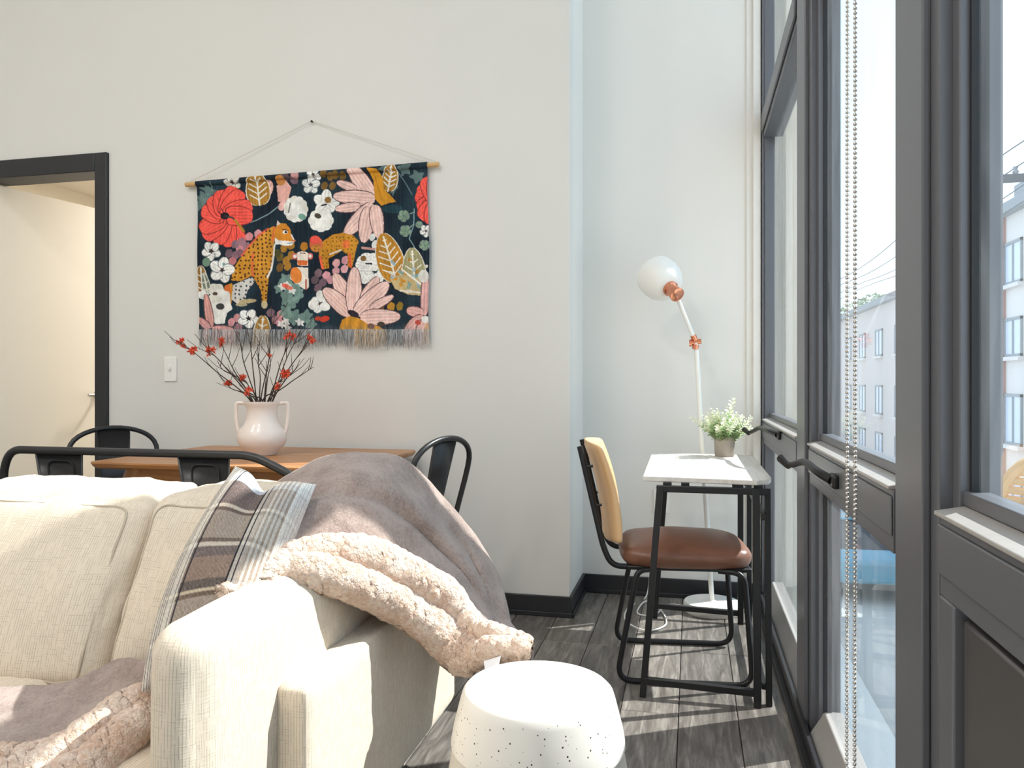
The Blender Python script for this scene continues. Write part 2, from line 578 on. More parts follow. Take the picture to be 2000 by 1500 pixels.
def colattr(name, rough=0.85, weave=0.0, wscale=300.0):
    m, nt, N, L, B = nodes_of(name)
    a = N.new('ShaderNodeAttribute'); a.attribute_name = 'Col'
    L.new(a.outputs['Color'], B.inputs['Base Color'])
    B.inputs['Roughness'].default_value = rough
    B.inputs['Specular IOR Level'].default_value = 0.15
    if weave:
        tc = N.new('ShaderNodeTexCoord')
        nz = N.new('ShaderNodeTexNoise'); nz.inputs['Scale'].default_value = wscale; nz.inputs['Detail'].default_value = 3
        L.new(tc.outputs['Object'], nz.inputs['Vector'])
        bp = N.new('ShaderNodeBump'); bp.inputs['Strength'].default_value = weave; bp.inputs['Distance'].default_value = 0.002
        L.new(nz.outputs['Fac'], bp.inputs['Height']); L.new(bp.outputs[0], B.inputs['Normal'])
    return m
M['print'] = colattr('printed tapestry cloth', 0.9, 0.15, 260)
M['plaid'] = colattr('plaid wool weave', 0.9, 0.3, 420)

def glass():
    m = bpy.data.materials.new('window glass')
    m.use_nodes = True
    nt = m.node_tree; N = nt.nodes; L = nt.links
    N.clear()
    out = N.new('ShaderNodeOutputMaterial')
    tr = N.new('ShaderNodeBsdfTransparent'); tr.inputs[0].default_value = (0.93, 0.96, 0.97, 1)
    gl = N.new('ShaderNodeBsdfGlossy'); gl.inputs['Roughness'].default_value = 0.02
    fr = N.new('ShaderNodeFresnel'); fr.inputs['IOR'].default_value = 1.5
    ge = N.new('ShaderNodeNewGeometry')
    front = math_node(N, L, 'SUBTRACT', 1.0, ge.outputs['Backfacing'])
    fac = math_node(N, L, 'MULTIPLY', fr.outputs[0], front)
    mx = N.new('ShaderNodeMixShader')
    L.new(fac, mx.inputs[0]); L.new(tr.outputs[0], mx.inputs[1]); L.new(gl.outputs[0], mx.inputs[2])
    # dust and wipe marks on the pane
    tc = N.new('ShaderNodeTexCoord')
    mp = N.new('ShaderNodeMapping'); mp.inputs['Scale'].default_value = (1, 3, 0.9)
    L.new(tc.outputs['Object'], mp.inputs[0])
    nz = N.new('ShaderNodeTexNoise'); nz.inputs['Scale'].default_value = 3.0; nz.inputs['Detail'].default_value = 6; nz.inputs['Distortion'].default_value = 1.2
    L.new(mp.outputs[0], nz.inputs['Vector'])
    dust = math_node(N, L, 'MULTIPLY', math_node(N, L, 'MULTIPLY_ADD', nz.outputs['Fac'], 0.10, -0.012), front)
    tl = N.new('ShaderNodeBsdfTranslucent'); tl.inputs[0].default_value = (0.85, 0.88, 0.9, 1)
    m2 = N.new('ShaderNodeMixShader')
    L.new(dust, m2.inputs[0]); L.new(mx.outputs[0], m2.inputs[1]); L.new(tl.outputs[0], m2.inputs[2])
    L.new(m2.outputs[0], out.inputs[0])
    return m
M['glass'] = glass()

def speckle():
    m, nt, N, L, B = nodes_of('speckled glaze')
    tc = N.new('ShaderNodeTexCoord')
    v = N.new('ShaderNodeTexVoronoi'); v.inputs['Scale'].default_value = 130
    L.new(tc.outputs['Object'], v.inputs['Vector'])
    sp = N.new('ShaderNodeSeparateXYZ'); L.new(v.outputs['Color'], sp.inputs[0])
    rad = math_node(N, L, 'MULTIPLY', math_node(N, L, 'GREATER_THAN', sp.outputs[0], 0.35), math_node(N, L, 'MULTIPLY', sp.outputs[1], 0.24))
    spot = math_node(N, L, 'LESS_THAN', v.outputs['Distance'], rad)
    pos = N.new('ShaderNodeSeparateXYZ'); L.new(tc.outputs['Object'], pos.inputs[0])
    # only the upper glazed shoulder carries the specks
    band = math_node(N, L, 'MULTIPLY', math_node(N, L, 'GREATER_THAN', pos.outputs[2], 0.335), math_node(N, L, 'LESS_THAN', pos.outputs[2], 0.435))
    spot = math_node(N, L, 'MULTIPLY', spot, band)
    mx = N.new('ShaderNodeMix'); mx.data_type = 'RGBA'
    mx.inputs[6].default_value = (*s2l((234, 229, 220)), 1)
    mx.inputs[7].default_value = (*s2l((70, 60, 56)), 1)
    L.new(spot, mx.inputs[0]); L.new(mx.outputs[2], B.inputs['Base Color'])
    B.inputs['Roughness'].default_value = 0.38
    return m
M['stool'] = speckle()
M['stool_low'] = mat('grey cream glaze', (214, 208, 196), 0.45, var=0.06, vscale=10)

def emis(name, col, s):
    m = bpy.data.materials.new(name); m.use_nodes = True
    N = m.node_tree.nodes; L = m.node_tree.links; N.clear()
    o = N.new('ShaderNodeOutputMaterial'); e = N.new('ShaderNodeEmission')
    e.inputs[0].default_value = (*col, 1); e.inputs[1].default_value = s
    L.new(e.outputs[0], o.inputs[0])
    return m
M['fill_glow'] = emis('fill light glow', (1.0, 0.93, 0.84), 3.0)  # glow of the added fill lamps

# ================================================================ the room
XI, XG, XO = 0.33, 0.385, 0.425          # inner face, glass, outer face of the glazing
YB, YA, XR = 3.46, 3.90, -0.54            # back wall, alcove wall, return wall
RX0, RY0, CEIL = -5.2, -3.6, 4.50
DX0, DX1, DH = -3.87, -3.05, 2.19         # door opening

floor = struct(MB().box(RX0 - .15, 0.45, RY0 - .1, 6.6, -0.06, -0.008).build('floor', M['subfloor'], smooth=False))
plank_cache = {}
def plank(w, l):
    key = (round(w, 3), round(l, 3))
    if key not in plank_cache:
        g, b = 0.0012, 0.002
        hx, hy = key[0] / 2 - g, key[1] / 2 - g
        me = bpy.data.meshes.new('plank')
        v = [(-hx, -hy, -.008), (hx, -hy, -.008), (hx, hy, -.008), (-hx, hy, -.008),
             (-hx, -hy, -b), (hx, -hy, -b), (hx, hy, -b), (-hx, hy, -b),
             (-hx + b, -hy + b, 0), (hx - b, -hy + b, 0), (hx - b, hy - b, 0), (-hx + b, hy - b, 0)]
        f = [(8, 9, 10, 11)]
        for a in (0, 4):
            for i in range(4):
                j = (i + 1) % 4
                f.append((a + i, a + j, a + 4 + j, a + 4 + i))
        me.from_pydata(v, [], f)
        me.materials.append(M['plank'])
        plank_cache[key] = me
    return plank_cache[key]
rp = random.Random(11)
PW, PL = 0.185, 1.22
x = XI
while x > RX0:
    x0 = max(x - PW, RX0)
    y1 = YA if x0 > XR - 0.06 else YB
    y = RY0 - round(rp.uniform(0, 1.2) / 0.3) * 0.3
    while y < y1 - 1e-4:
        a, b = max(y, RY0), min(y + PL, y1)
        if b - a > 0.01:
            o = bpy.data.objects.new('plank', plank(x - x0, b - a))
            o.location = ((x + x0) / 2, (a + b) / 2, 0)
            link(o, floor)
        y += PL
    x -= PW

struct(MB().box(RX0, DX0, YB, YB + .12, 0, CEIL).box(DX0, DX1, YB, YB + .12, DH, CEIL).box(DX1, XR, YB, YB + .12, 0, CEIL)
       .build('wall_back', M['wall'], smooth=False))
struct(MB().box(XR - .12, XR, YB + .12, YA + .12, 0, CEIL).build('wall_return', M['wall_lightened'], smooth=False))
struct(MB().box(XR, XG, YA + .02, YA + .12, 0, CEIL).box(XR, XI, YA, YA + .02, 0, CEIL).build('wall_alcove', M['wall_lightened'], smooth=False))
struct(MB().box(.262, .292, YA - .012, YA, 0.09, CEIL).box(.292, .325, YA - .03, YA, 0.09, CEIL).build('trim_2', M['wall_lightened'], smooth=False))
struct(MB().box(RX0 - .12, RX0, RY0 - .12, 6.6, 0, CEIL).build('wall_left', M['wall'], smooth=False))
struct(MB().box(RX0, XO, RY0 - .12, RY0, 0, CEIL).build('wall_front', M['wall'], smooth=False))
struct(MB().box(RX0 - .12, XO, RY0 - .12, YA + .12, CEIL, CEIL + .12).build('ceiling', M['ceiling'], smooth=False))
# the room beyond the door
struct(MB().box(-4.9, -1.6, 6.4, 6.52, 0, 2.62).build('wall_bedroom_back', M['bed_wall'], smooth=False))
struct(MB().box(-1.72, -1.6, YB + .12, 6.4, 0, 2.62).build('wall_bedroom_right', M['bed_wall'], smooth=False))
struct(MB().box(-5.08, -4.9, YB + .12, 6.52, 0, 2.62).build('wall_bedroom_left', M['bed_wall'], smooth=False))
struct(MB().box(-5.08, -1.6, YB + .12, 6.52, 2.62, 2.74).build('ceiling_bedroom', M['bed_wall'], smooth=False))

def bb(name, x0, x1, y0, y1):
    struct(MB().box(x0, x1, y0, y1, 0, 0.078).build(name, M['black_trim'], bevel=0.004))
def bb_cap(name): pass
struct(MB().box(DX1 + .06, XR + .015, YB - .015, YB, 0, .092).box(DX1 + .06, XR + .024, YB - .024, YB - .015, 0, .022).build('baseboard_back', M['black_trim'], bevel=0.003))
struct(MB().box(XR, XR + .015, YB, YA - .015, 0, .092).box(XR + .015, XR + .024, YB - .024, YA - .024, 0, .022).build('baseboard_return', M['black_trim'], bevel=0.003))
struct(MB().box(XR, .325, YA - .015, YA - .0005, 0, .092).box(XR + .015, .325, YA - .024, YA - .015, 0, .022).build('baseboard_alcove', M['black_trim'], bevel=0.003))
struct(MB().box(RX0, RX0 + .015, RY0, YB, 0, .092).build('baseboard_left', M['black_trim'], bevel=0.003))

# door casing and the open door
t = struct(MB().box(DX1 - .012, DX1 + .062, YB - .02, YB + .14, 0, DH + .085)
           .box(DX0 - .062, DX0 + .012, YB - .02, YB + .14, 0, DH + .085)
           .box(DX0 + .012, DX1 - .012, YB - .02, YB + .14, DH - .012, DH + .085).build('trim_1', M['black_trim'], bevel=0.004))
door = struct(MB().box(0, .045, 0, .745, 0.01, DH - .02).build('door_1', M['door_white'], bevel=0.003, loc=(-3.825, YB + .03, 0)))
door.rotation_euler = (0, 0, math.radians(-8.0))
h = MB().lathe([(0.0, 0), (.026, 0), (.026, .008), (.010, .012), (.010, .04), (0, .04)], 20)
h.xf(Matrix.Translation((.045, .685, .985)) @ Matrix.Rotation(PI / 2, 4, 'Y'))
h.tube(fillet([(.08, .685, .985), (.098, .685, .985), (.098, .58, .985)], .012), .009, 10)
h.build('door_handle', M['chrome'], door)

# light switch and outlet
def wall_plate(name, label, x, y, z, w, h, toggle=True):
    o = thing(name, label, 'switch' if toggle else 'outlet', (x, y, z))
    MB().box(-w / 2, w / 2, -.007, 0, -h / 2, h / 2).build('cover_plate', M['plastic_white'], o, bevel=0.004)
    if toggle:
        MB().box(-.005, .005, -.02, -.007, -.004, .016).build('toggle', M['plastic_white'], o, bevel=0.002)
        for s in (-1, 1):
            MB().lathe([(0, 0), (.003, 0), (.003, .0015), (0, .0015)], 10).xf(Matrix.Translation((0, -.007, s * .03)) @ Matrix.Rotation(PI / 2, 4, 'X')).build('screw', M['plastic_white'], o)
    else:
        for s in (-1, 1):
            MB().box(-.016, .016, -.0095, -.007, s * .02 - .013, s * .02 + .013).build('socket_face', M['plastic_white'], o, bevel=0.003)
p = W(330, 721, 3.445 / 0.8725)
wall_plate('light_switch', 'white toggle light switch on the wall left of the tapestry', p.x, YB, p.z, .074, .128)
p = W(1291, 980, 3.885 / 1.018)
wall_plate('power_outlet', 'white wall outlet low behind the small desk', p.x, YA, p.z, .075, .118, False)

# ---------------------------------------------------------------- glazing along the right
posts = [(3.85, 3.92), (2.40, 2.62), (1.20, 1.40), (0.0, 0.20), (-1.20, -1.00), (-2.40, -2.20), (-3.60, -3.40)]
BOT, R0, R1, T0, T1, HEAD = 0.115, 0.775, 0.885, 2.235, 2.365, 4.36
def lever(par, base, tip, n):
    b, tpt = Vector(base), Vector(tip)
    m = MB()
    m.box(b.x - .012, b.x + .004, b.y - .035, b.y + .035, b.z - .018, b.z + .014)
    m.build('handle_base', M['black_metal'], par, bevel=0.006)
    d = tpt - b
    path = catmull([b + Vector((-.008, 0, 0)), b + d * .15 + Vector((-.02, 0, .012)), b + d * .55 + Vector((-.005, 0, .022)), b + d * .85 + Vector((0, 0, .004)), tpt], 5)
    rr = [.012 - .005 * i / (len(path) - 1) for i in range(len(path))]
    m = MB().tube(path, rr, 8)
    m.tube([tpt + d.normalized() * -.015 + Vector((0, 0, -.004)), tpt + d.normalized() * .028 + Vector((-.004, 0, .012))], [.009, .012], 8)
    m.build('lever', M['black_metal'], par)

for i in range(len(posts) - 1):
    y1, y0 = posts[i][0], posts[i + 1][1]
    w = bpy.data.objects.new('window_%d' % (i + 1), None)
    w.location = (XG, (y0 + y1) / 2, 0)
    link(w); struct(w)
    org = tuple(w.location)
    solid_low = (i == 2)
    pa, pb = posts[i]
    # mullion (far side post of this bay)
    xo_ = XG + .004 if i == 0 else XO
    MB().box(XI + .012, xo_, pa, pb, 0, CEIL).box(XI, XI + .012, pa + (.006 if i == 0 else .035), pb - .012, 0, CEIL).build('mullion', M['frame'], w, bevel=0.003, origin=org)
    # stepped jambs either side of the glass
    for (ya, yb) in ((y1 - .028, y1), (y0, y0 + .028)):
        if i == 0 and yb == y1: continue
        MB().box(XI + .03, XG + .012, ya, yb, 0, CEIL).build('jamb', M['frame'], w, bevel=0.002, origin=org)
    for (ya, yb) in ((y1 - .036, y1 - .028), (y0 + .028, y0 + .036)):
        if i == 0 and yb > y1 - .03: continue
        MB().box(XG - .012, XG + .010, ya, yb, 0.10, HEAD).build('gasket', M['gasket'], w, smooth=False, origin=org)
    a, b = y0 + .028, (y1 if i == 0 else y1 - .028)
    MB().box(XI + .006, XO, a, b, R0, R1).box(XI + .002, XI + .006, a, b, R0 + .03, R1 - .012).build('rail', M['frame'], w, bevel=0.003, origin=org)
    MB().prism([(XI - .002, R1), (XO, R1), (XO, R1 + .014), (XG - .015, R1 + .014), (XI - .002, R1 + .006)], 'y', a, b).build('sill', M['sill'], w, bevel=0.0015, origin=org)
    MB().box(XG - .02, XG + .012, a, b, R1 + .014, R1 + .034).build('glazing_bead', M['frame'], w, bevel=0.002, origin=org)
    MB().box(XI + .006, XO, a, b, T0, T1).box(XI - .004, XI + .006, a, b, T0 + .025, T1 - .025).build('transom', M['frame'], w, bevel=0.004, origin=org)
    MB().box(XI + .006, XO, a, b, HEAD, CEIL).build('head', M['frame'], w, bevel=0.003, origin=org)
    MB().box(XI + .004, XO, a, b, 0, .045).build('bottom_rail', M['frame'], w, bevel=0.003, origin=org)
    MB().prism([(XI + .004, .045), (XO, .045), (XO, BOT), (XG - .01, BOT), (XI + .035, BOT - .02)], 'y', a, b).build('bottom_sill', M['sill'], w, bevel=0.003, origin=org)
    MB().box(XG - .003, XG + .003, a, b, R1 + .02, T0).build('pane', M['glass'], w, smooth=False, origin=org)
    MB().box(XG - .003, XG + .003, a, b, T1, HEAD).build('pane', M['glass'], w, smooth=False, origin=org)
    if solid_low:
        MB().box(XI + .004, XO, a, b, .05, .10).box(XI + .004, XO, b - .06, b, .10, R0 - .0).box(XI + .004, XO, a, a + .06, .10, R0).build('panel_frame', M['frame'], w, bevel=0.003, origin=org)
        MB().box(XI + .012, XO - .01, a + .072, b - .072, .112, R0 - .012).build('panel', M['frame_panel'], w, bevel=0.006, origin=org)
    else:
        MB().box(XG - .003, XG + .003, a, b, BOT - .01, R0).build('pane', M['glass'], w, smooth=False, origin=org)
        MB().box(XG - .02, XG + .012, a, b, R0 - .02, R0).build('glazing_bead', M['frame'], w, bevel=0.002, origin=org)
    if i == 0:
        lever(w, (XI - .0 - org[0], 3.10 - org[1], .866), (.235 - org[0], 3.43 - org[1], .852), 0)
    if i == 1:
        lever(w, (XI - .0 - org[0], 1.93 - org[1], .838), (.252 - org[0], 2.20 - org[1], .846), 0)
struct(MB().box(XI - .03, XI + .004, RY0, YA - .03, 0, .02).box(XI - .012, XI + .004, RY0, YA - .03, .02, .06).build('baseboard_window', M['black_trim'], bevel=0.003))
struct(MB().box(XI, XO, RY0 - .1, -3.6, 0, CEIL).build('wall_window_end', M['wall'], smooth=False))

# bead chain of the roller blind hanging in front of the second window
ch = MB()
ico = []
def bead(c, r):
    t = (1 + 5 ** .5) / 2
    vs = [(-1, t, 0), (1, t, 0), (-1, -t, 0), (1, -t, 0), (0, -1, t), (0, 1, t), (0, -1, -t), (0, 1, -t), (t, 0, -1), (t, 0, 1), (-t, 0, -1), (-t, 0, 1)]
    k = r / (1 + t * t) ** .5
    fs = [(0, 11, 5), (0, 5, 1), (0, 1, 7), (0, 7, 10), (0, 10, 11), (1, 5, 9), (5, 11, 4), (11, 10, 2), (10, 7, 6), (7, 1, 8), (3, 9, 4), (3, 4, 2), (3, 2, 6), (3, 6, 8), (3, 8, 9), (4, 9, 5), (2, 4, 11), (6, 2, 10), (8, 6, 7), (9, 8, 1)]
    ch.add([(c[0] + v[0] * k, c[1] + v[1] * k, c[2] + v[2] * k) for v in vs], fs)
z_bot = .325
pts = []
xa, ya, xb, yb = .285, 1.535, .285, 1.465
z = 4.3
while z > z_bot:
    f = (4.3 - z) / 3.2
    pts.append((xa, ya + .01 * f, z)); z -= .0086
for k in range(1, 13):
    a = PI * k / 13
    pts.append((xa, (ya + yb) / 2 + .01 + .035 * math.cos(a), z_bot - .035 * math.sin(a)))
z = z_bot
while z < 4.3:
    f = (4.3 - z) / 3.2
    pts.append((xb, yb + .01 * f, z)); z += .0086
for p in pts:
    bead(p, .0041)
o = ch.build('bead_chain', M['beads'], origin=(xa, 1.5, .3), smooth=True, angle=80)
tag(o, 'steel bead chain loop of the roller blind hanging at the window', 'blind chain')
o = thing('roller_blind', 'white roller blind rolled up at the top of the second window', 'blind', (.28, 1.9, 4.28))
MB().lathe([(0, 0), (.035, 0), (.035, .98), (0, .98)], 20).xf(Matrix.Translation((.005, .48, .03)) @ Matrix.Rotation(PI / 2, 4, 'X')).build('roll', M['lamp_white'], o)
for yy in (.47, -.52):
    MB().box(-.035, .05, yy, yy + .02, -.03, .12).build('bracket', M['black_metal'], o, bevel=.003)

# unseen fill lamps added on the loft ceiling to brighten the room
for k, (lx, ly) in enumerate([(-1.6, 0.4), (-3.6, 0.4), (-1.6, -2.0), (-3.6, -2.0)]):
    o = thing('fill_light', 'added ceiling fill light above the sofa' if False else ['added ceiling fill light nearest the sofa', 'added ceiling fill light by the left wall', 'added ceiling fill light at the rear window side', 'added ceiling fill light at the rear left'][k], 'lamp', (lx, ly, CEIL), 0, 'added ceiling fill lights')
    MB().lathe([(0, 0), (.30, 0), (.30, -.05), (.28, -.05), (.28, -.02), (0, -.02)], 32).build('housing', M['lamp_white'], o)
    MB().lathe([(0, -.045), (.27, -.045), (.27, -.05), (0, -.05)], 32).build('diffuser', M['fill_glow'], o)
    ld = bpy.data.lights.new('fill_area_light', 'AREA')
    ld.shape = 'DISK'; ld.size = .54; ld.energy = FILL_WATTS; ld.color = (1.0, .96, .91)
    lo = bpy.data.objects.new('fill_area_light', ld)
    lo.location = (0, 0, -.056)
    link(lo, o)
o = thing('fill_light', 'added ceiling fill light of the room beyond the door', 'lamp', (-3.2, 5.2, 2.62), 0, 'added ceiling fill lights')  # unseen lamp added to brighten the door and the room behind it
MB().lathe([(0, 0), (.20, 0), (.20, -.05), (.18, -.05), (.18, -.02), (0, -.02)], 32).build('housing', M['lamp_white'], o)
MB().lathe([(0, -.045), (.17, -.045), (.17, -.05), (0, -.05)], 32).build('diffuser', M['fill_glow'], o)
ld = bpy.data.lights.new('fill_area_light', 'AREA'); ld.shape = 'DISK'; ld.size = .34; ld.energy = 55; ld.color = (1, .94, .85)
lo = bpy.data.objects.new('fill_area_light', ld); lo.location = (0, 0, -.056); link(lo, o)

# ================================================================ outside
GZ = -3.0
struct(MB().box(.42, 60, -25, 110, GZ - .3, GZ).build('street_ground', M['asphalt'], smooth=False))
struct(MB().box(6.2, 8.0, -25, 110, GZ, GZ + .12).build('pavement_far', M['pavement'], smooth=False))
struct(MB().box(.44, 2.2, 4.5, 110, GZ, GZ + .12).build('pavement_near', M['pavement'], smooth=False))
struct(MB().box(.37, .70, 4.065, 4.55, GZ, 6.5).build('pier_outside', M['concrete_wall'], bevel=0.01))
struct(MB().box(-1.58, XO, 4.03, 4.06, GZ, 6.5).build('facade_outside', M['concrete_wall'], smooth=False))

def building(name, label, x, y0, y1, zt, wall, win_rows, bay, pil=None, depth=8.0, wy0=0.35, ww=1.1):
    o = thing(name, label, 'building', (x, (y0 + y1) / 2, GZ))
    org = tuple(o.location)
    MB().box(x, x + depth, y0, y1, GZ, zt).build('wall', wall, o, smooth=False, origin=org)
    MB().box(x - .25, x + depth, y0 - .1, y1 + .1, zt, zt + .28).build('cornice', M['roof_far'], o, bevel=.03, origin=org)
    y = y1 - wy0
    while y - ww > y0:
        if pil:
            MB().box(x - .10, x, y - .02, y + .30, GZ, zt).build('pilaster', pil, o, smooth=False, origin=org)
        for (za, zb) in win_rows:
            f = MB().box(x - .05, x + .02, y - ww, y, za, za + .07).box(x - .05, x + .02, y - ww, y, zb - .07, zb).box(x - .05, x + .02, y - ww, y - ww + .06, za, zb).box(x - .05, x + .02, y - .06, y, za, zb).box(x - .045, x + .02, y - ww / 2 - .03, y - ww / 2 + .03, za, zb).build('window', M['roof_far'], o, smooth=False, origin=org)
            MB().box(x - .02, x - .005, y - ww + .06, y - .06, za + .07, zb - .07).build('pane', M['win_far'], f, smooth=False, origin=org)
            MB().box(x - .14, x, y - ww - .06, y + .06, za - .10, za).build('window_sill', M['stucco_far'], o, smooth=False, origin=org)
        y -= bay
    return o
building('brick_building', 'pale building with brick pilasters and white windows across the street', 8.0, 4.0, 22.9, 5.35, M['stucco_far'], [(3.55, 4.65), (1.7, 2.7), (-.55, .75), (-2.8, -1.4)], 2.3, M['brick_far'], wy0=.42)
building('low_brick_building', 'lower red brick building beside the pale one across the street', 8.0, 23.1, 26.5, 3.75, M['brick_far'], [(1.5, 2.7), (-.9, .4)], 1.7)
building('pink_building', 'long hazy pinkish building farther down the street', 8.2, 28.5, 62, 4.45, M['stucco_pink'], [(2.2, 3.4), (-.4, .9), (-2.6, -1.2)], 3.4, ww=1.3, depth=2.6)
# roof plant on the pale building
o = thing('roof_unit', 'grey equipment box on the roof of the pale building', 'roof unit', (8.6, 21.6, 5.63))
MB().box(-.4, .5, -1.0, .9, 0, .55).build('casing', M['roof_far'], o, bevel=.03)
MB().tube([(0, 0, .5), (0, 0, .95)], .04, 8).tube([(.2, .5, .5), (.2, .5, .8)], .06, 8).build('vent_pipe', M['roof_far'], o)
# utility pole, crossarm and wires
o = thing('utility_pole', 'wooden utility pole with crossarm and wires by the pale building', 'utility pole', (6.6, 17.2, GZ))
MB().tube([(0, 0, 0), (0, 0, 9.0)], [.15, .11], 10).build('pole', M['tree_bark'], o)
MB().box(-1.1, 1.1, -.06, .06, 8.05, 8.2).build('crossarm', M['wire'], o)
for xx in (-.9, -.3, .4, .95):
    MB().lathe([(.04, 0), (.06, .05), (.035, .1), (.05, .15), (0, .17)], 10, (xx, 0, 8.2)).build('insulator', M['roof_far'], o)
    pth = [(xx, -22 + k * 4.4, 8.34 - .9 * (1 - ((k - 5) / 5.0) ** 2) * (0.0) - .35 * math.sin(PI * min(k, 10) / 5.0) ** 2) for k in range(21)]
    MB().tube(catmull(pth, 3), .012, 5).build('wire', M['wire'], o)

def tree(px, d, top, spread, label):
    base = W(px, HOR, d)
    o = thing('street_tree', label, 'tree', (base.x, base.y, GZ), 0, 'trees down the street')
    hgt = top - GZ
    rr = random.Random(int(px))
    MB().tube([(0, 0, 0), (.1, 0, hgt * .35), (-.1, .1, hgt * .7)], [.22, .16, .06], 8).tube([(.08, 0, hgt * .4), (spread * .5, .2, hgt * .7)], [.1, .04], 6).tube([(.05, 0, hgt * .45), (-spread * .5, -.2, hgt * .75)], [.1, .04], 6).build('trunk', M['tree_bark'], o)
    m = MB()
    cs = [(rr.uniform(-.6, .6) * spread, rr.uniform(-.6, .6) * spread, hgt * rr.uniform(.55, .86), rr.uniform(.35, .6) * spread) for _ in range(9)]
    for (cx, cy, cz, cr) in cs:
        for _ in range(170):
            v = Vector((rr.gauss(0, 1), rr.gauss(0, 1), rr.gauss(0, 1))).normalized() * cr * rr.uniform(.7, 1.08)
            v.z *= .8
            c = Vector((cx, cy, cz)) + v
            a = Vector((rr.gauss(0, 1), rr.gauss(0, 1), rr.gauss(0, .6))).normalized() * .16
            b = a.orthogonal().normalized() * .10
            m.add([c - a, c + b, c + a, c - b], [(0, 1, 2, 3)])
    f = m.build('foliage', M['tree_leaf'], o, smooth=False)
    f['kind'] = 'stuff'
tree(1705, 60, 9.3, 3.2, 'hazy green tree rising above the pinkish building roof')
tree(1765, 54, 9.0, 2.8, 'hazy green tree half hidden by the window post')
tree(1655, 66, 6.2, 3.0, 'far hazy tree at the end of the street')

# parked teal car
o = thing('parked_car', 'teal car parked on the pale street below the window', 'car', (3.35, 17.2, GZ), math.radians(4))
def carprof(wd, z0, pts, name, mt):
    m = MB().prism(pts, 'x', -wd, wd)
    return m.build(name, mt, o, bevel=.07, seg=3)
carprof(.86, 0, [(-2.15, .38), (2.1, .38), (2.15, .72), (1.2, .92), (-1.9, .95), (-2.15, .8)], 'body', M['car_teal'])
m = MB(); lo_, hi_ = [(-1.85, .93), (1.05, .9)], [(-1.3, 1.42), (.45, 1.42)]
v = [(-.82, -1.85, .92), (.82, -1.85, .92), (.82, 1.05, .90), (-.82, 1.05, .90), (-.62, -1.3, 1.42), (.62, -1.3, 1.42), (.62, .45, 1.42), (-.62, .45, 1.42)]
m.add(v, [(0, 3, 2, 1), (4, 5, 6, 7), (0, 1, 5, 4), (1, 2, 6, 5), (2, 3, 7, 6), (3, 0, 4, 7)]).build('cabin_glass', M['car_glass'], o, bevel=.05)
MB().box(-.66, .66, -1.34, .5, 1.40, 1.46).build('roof', M['car_teal'], o, bevel=.03)
for sx in (-1, 1):
    for yy in (-1.3, 1.3):
        MB().lathe([(0, -.1), (.22, -.1), (.32, -.08), (.32, .08), (.22, .1), (0, .1)], 20).xf(Matrix.Translation((sx * .78, yy, .32)) @ Matrix.Rotation(PI / 2, 4, 'Y')).build('wheel', M['tyre'], o)

# small balcony outside the third window with a rattan chair
struct(MB().box(XO + .01, 2.2, -2.2, 2.40, -.20, -.06).build('balcony_slab', M['pavement'], bevel=.01))
o = thing('rattan_chair', 'round-backed rattan chair outside on the balcony', 'chair', (.926, 1.90, -.06), PI)
def arc(z, r, a0=-25, a1=205, n=22, cy=0.0):
    return [(r * math.cos(math.radians(a0 + (a1 - a0) * k / n)), cy + r * math.sin(math.radians(a0 + (a1 - a0) * k / n)), z) for k in range(n + 1)]
def half_at(z):
    t_ = max(0.0, (z - .86) / .125)
    return 62.0 - 17.0 * (1 - math.sqrt(max(0.0, 1 - min(1, t_) ** 2)))
for k in range(29):
    z = .445 + k * .0188
    half = half_at(z)
    MB().tube(arc(z, .365, 90 - half, 90 + half, 20), .0078, 6).build('rattan_rod', M['rattan'], o)
for ang in (-50, -25, 0, 25, 50):
    MB().tube([(.352 * math.cos(math.radians(90 + ang)), .352 * math.sin(math.radians(90 + ang)), zz) for zz in (.42, .7, .96)], .008, 6).build('upright', M['rattan'], o)
rim = []
for k in range(9): rim.append((-half_at(.44 + .42 * k / 8), .44 + .42 * k / 8))
for k in range(1, 9):
    zz = .86 + .125 * math.sin(PI / 2 * k / 8); rim.append((-half_at(zz), zz))
rim = rim + [(a_, .985) for a_ in range(-40, 41, 8)] + [(-a, z) for a, z in reversed(rim)]
MB().tube([(.366 * math.cos(math.radians(90 + a)), .366 * math.sin(math.radians(90 + a)), z) for a, z in rim if True], .012, 8).build('rim', M['rattan'], o)
MB().lathe([(0, .38), (.36, .38), (.375, .41), (.36, .44), (0, .45)], 28).build('seat', M['rattan'], o)
for ax, ay in ((-.26, -.26), (.26, -.26), (-.26, .26), (.26, .26)):
    MB().tube([(ax, ay, .39), (ax * 1.15, ay * 1.15, 0)], [.02, .015], 8).build('leg', M['rattan'], o)

# ================================================================ sofa
SX1 = -0.716            # outer face of the right arm
ARM_IN, ARM_OUT = -0.905, -0.794
SEAT_H, SY0, SYB = 0.385, 1.13, 2.12
sofa = thing('sofa', 'cream linen two-seat sofa in front of the dining table', 'sofa', (-1.5, 1.62, 0))
so = Vector(sofa.location)
def sc(name, x0, x1, y0, y1, z0, z1, r, puff=(0, 0, 0), n=14, deform=None, wr=0.0, wf=9.0):
    c = Vector(((x0 + x1) / 2, (y0 + y1) / 2, (z0 + z1) / 2))
    d = None
    if deform:
        d = lambda v: deform(v + c) - c
    return cushion(name, (x1 - x0, y1 - y0, z1 - z0), r, M['linen'], sofa, puff, n, d, c - so, wr, 1.0, wf)
LX = -2.08
sc('base', LX - .03, ARM_OUT, SY0 + .03, SYB - .02, .10, .22, .03)
sc('backrest_frame', LX - .03, ARM_OUT - .01, 1.97, SYB, .10, .735, .05, n=12)
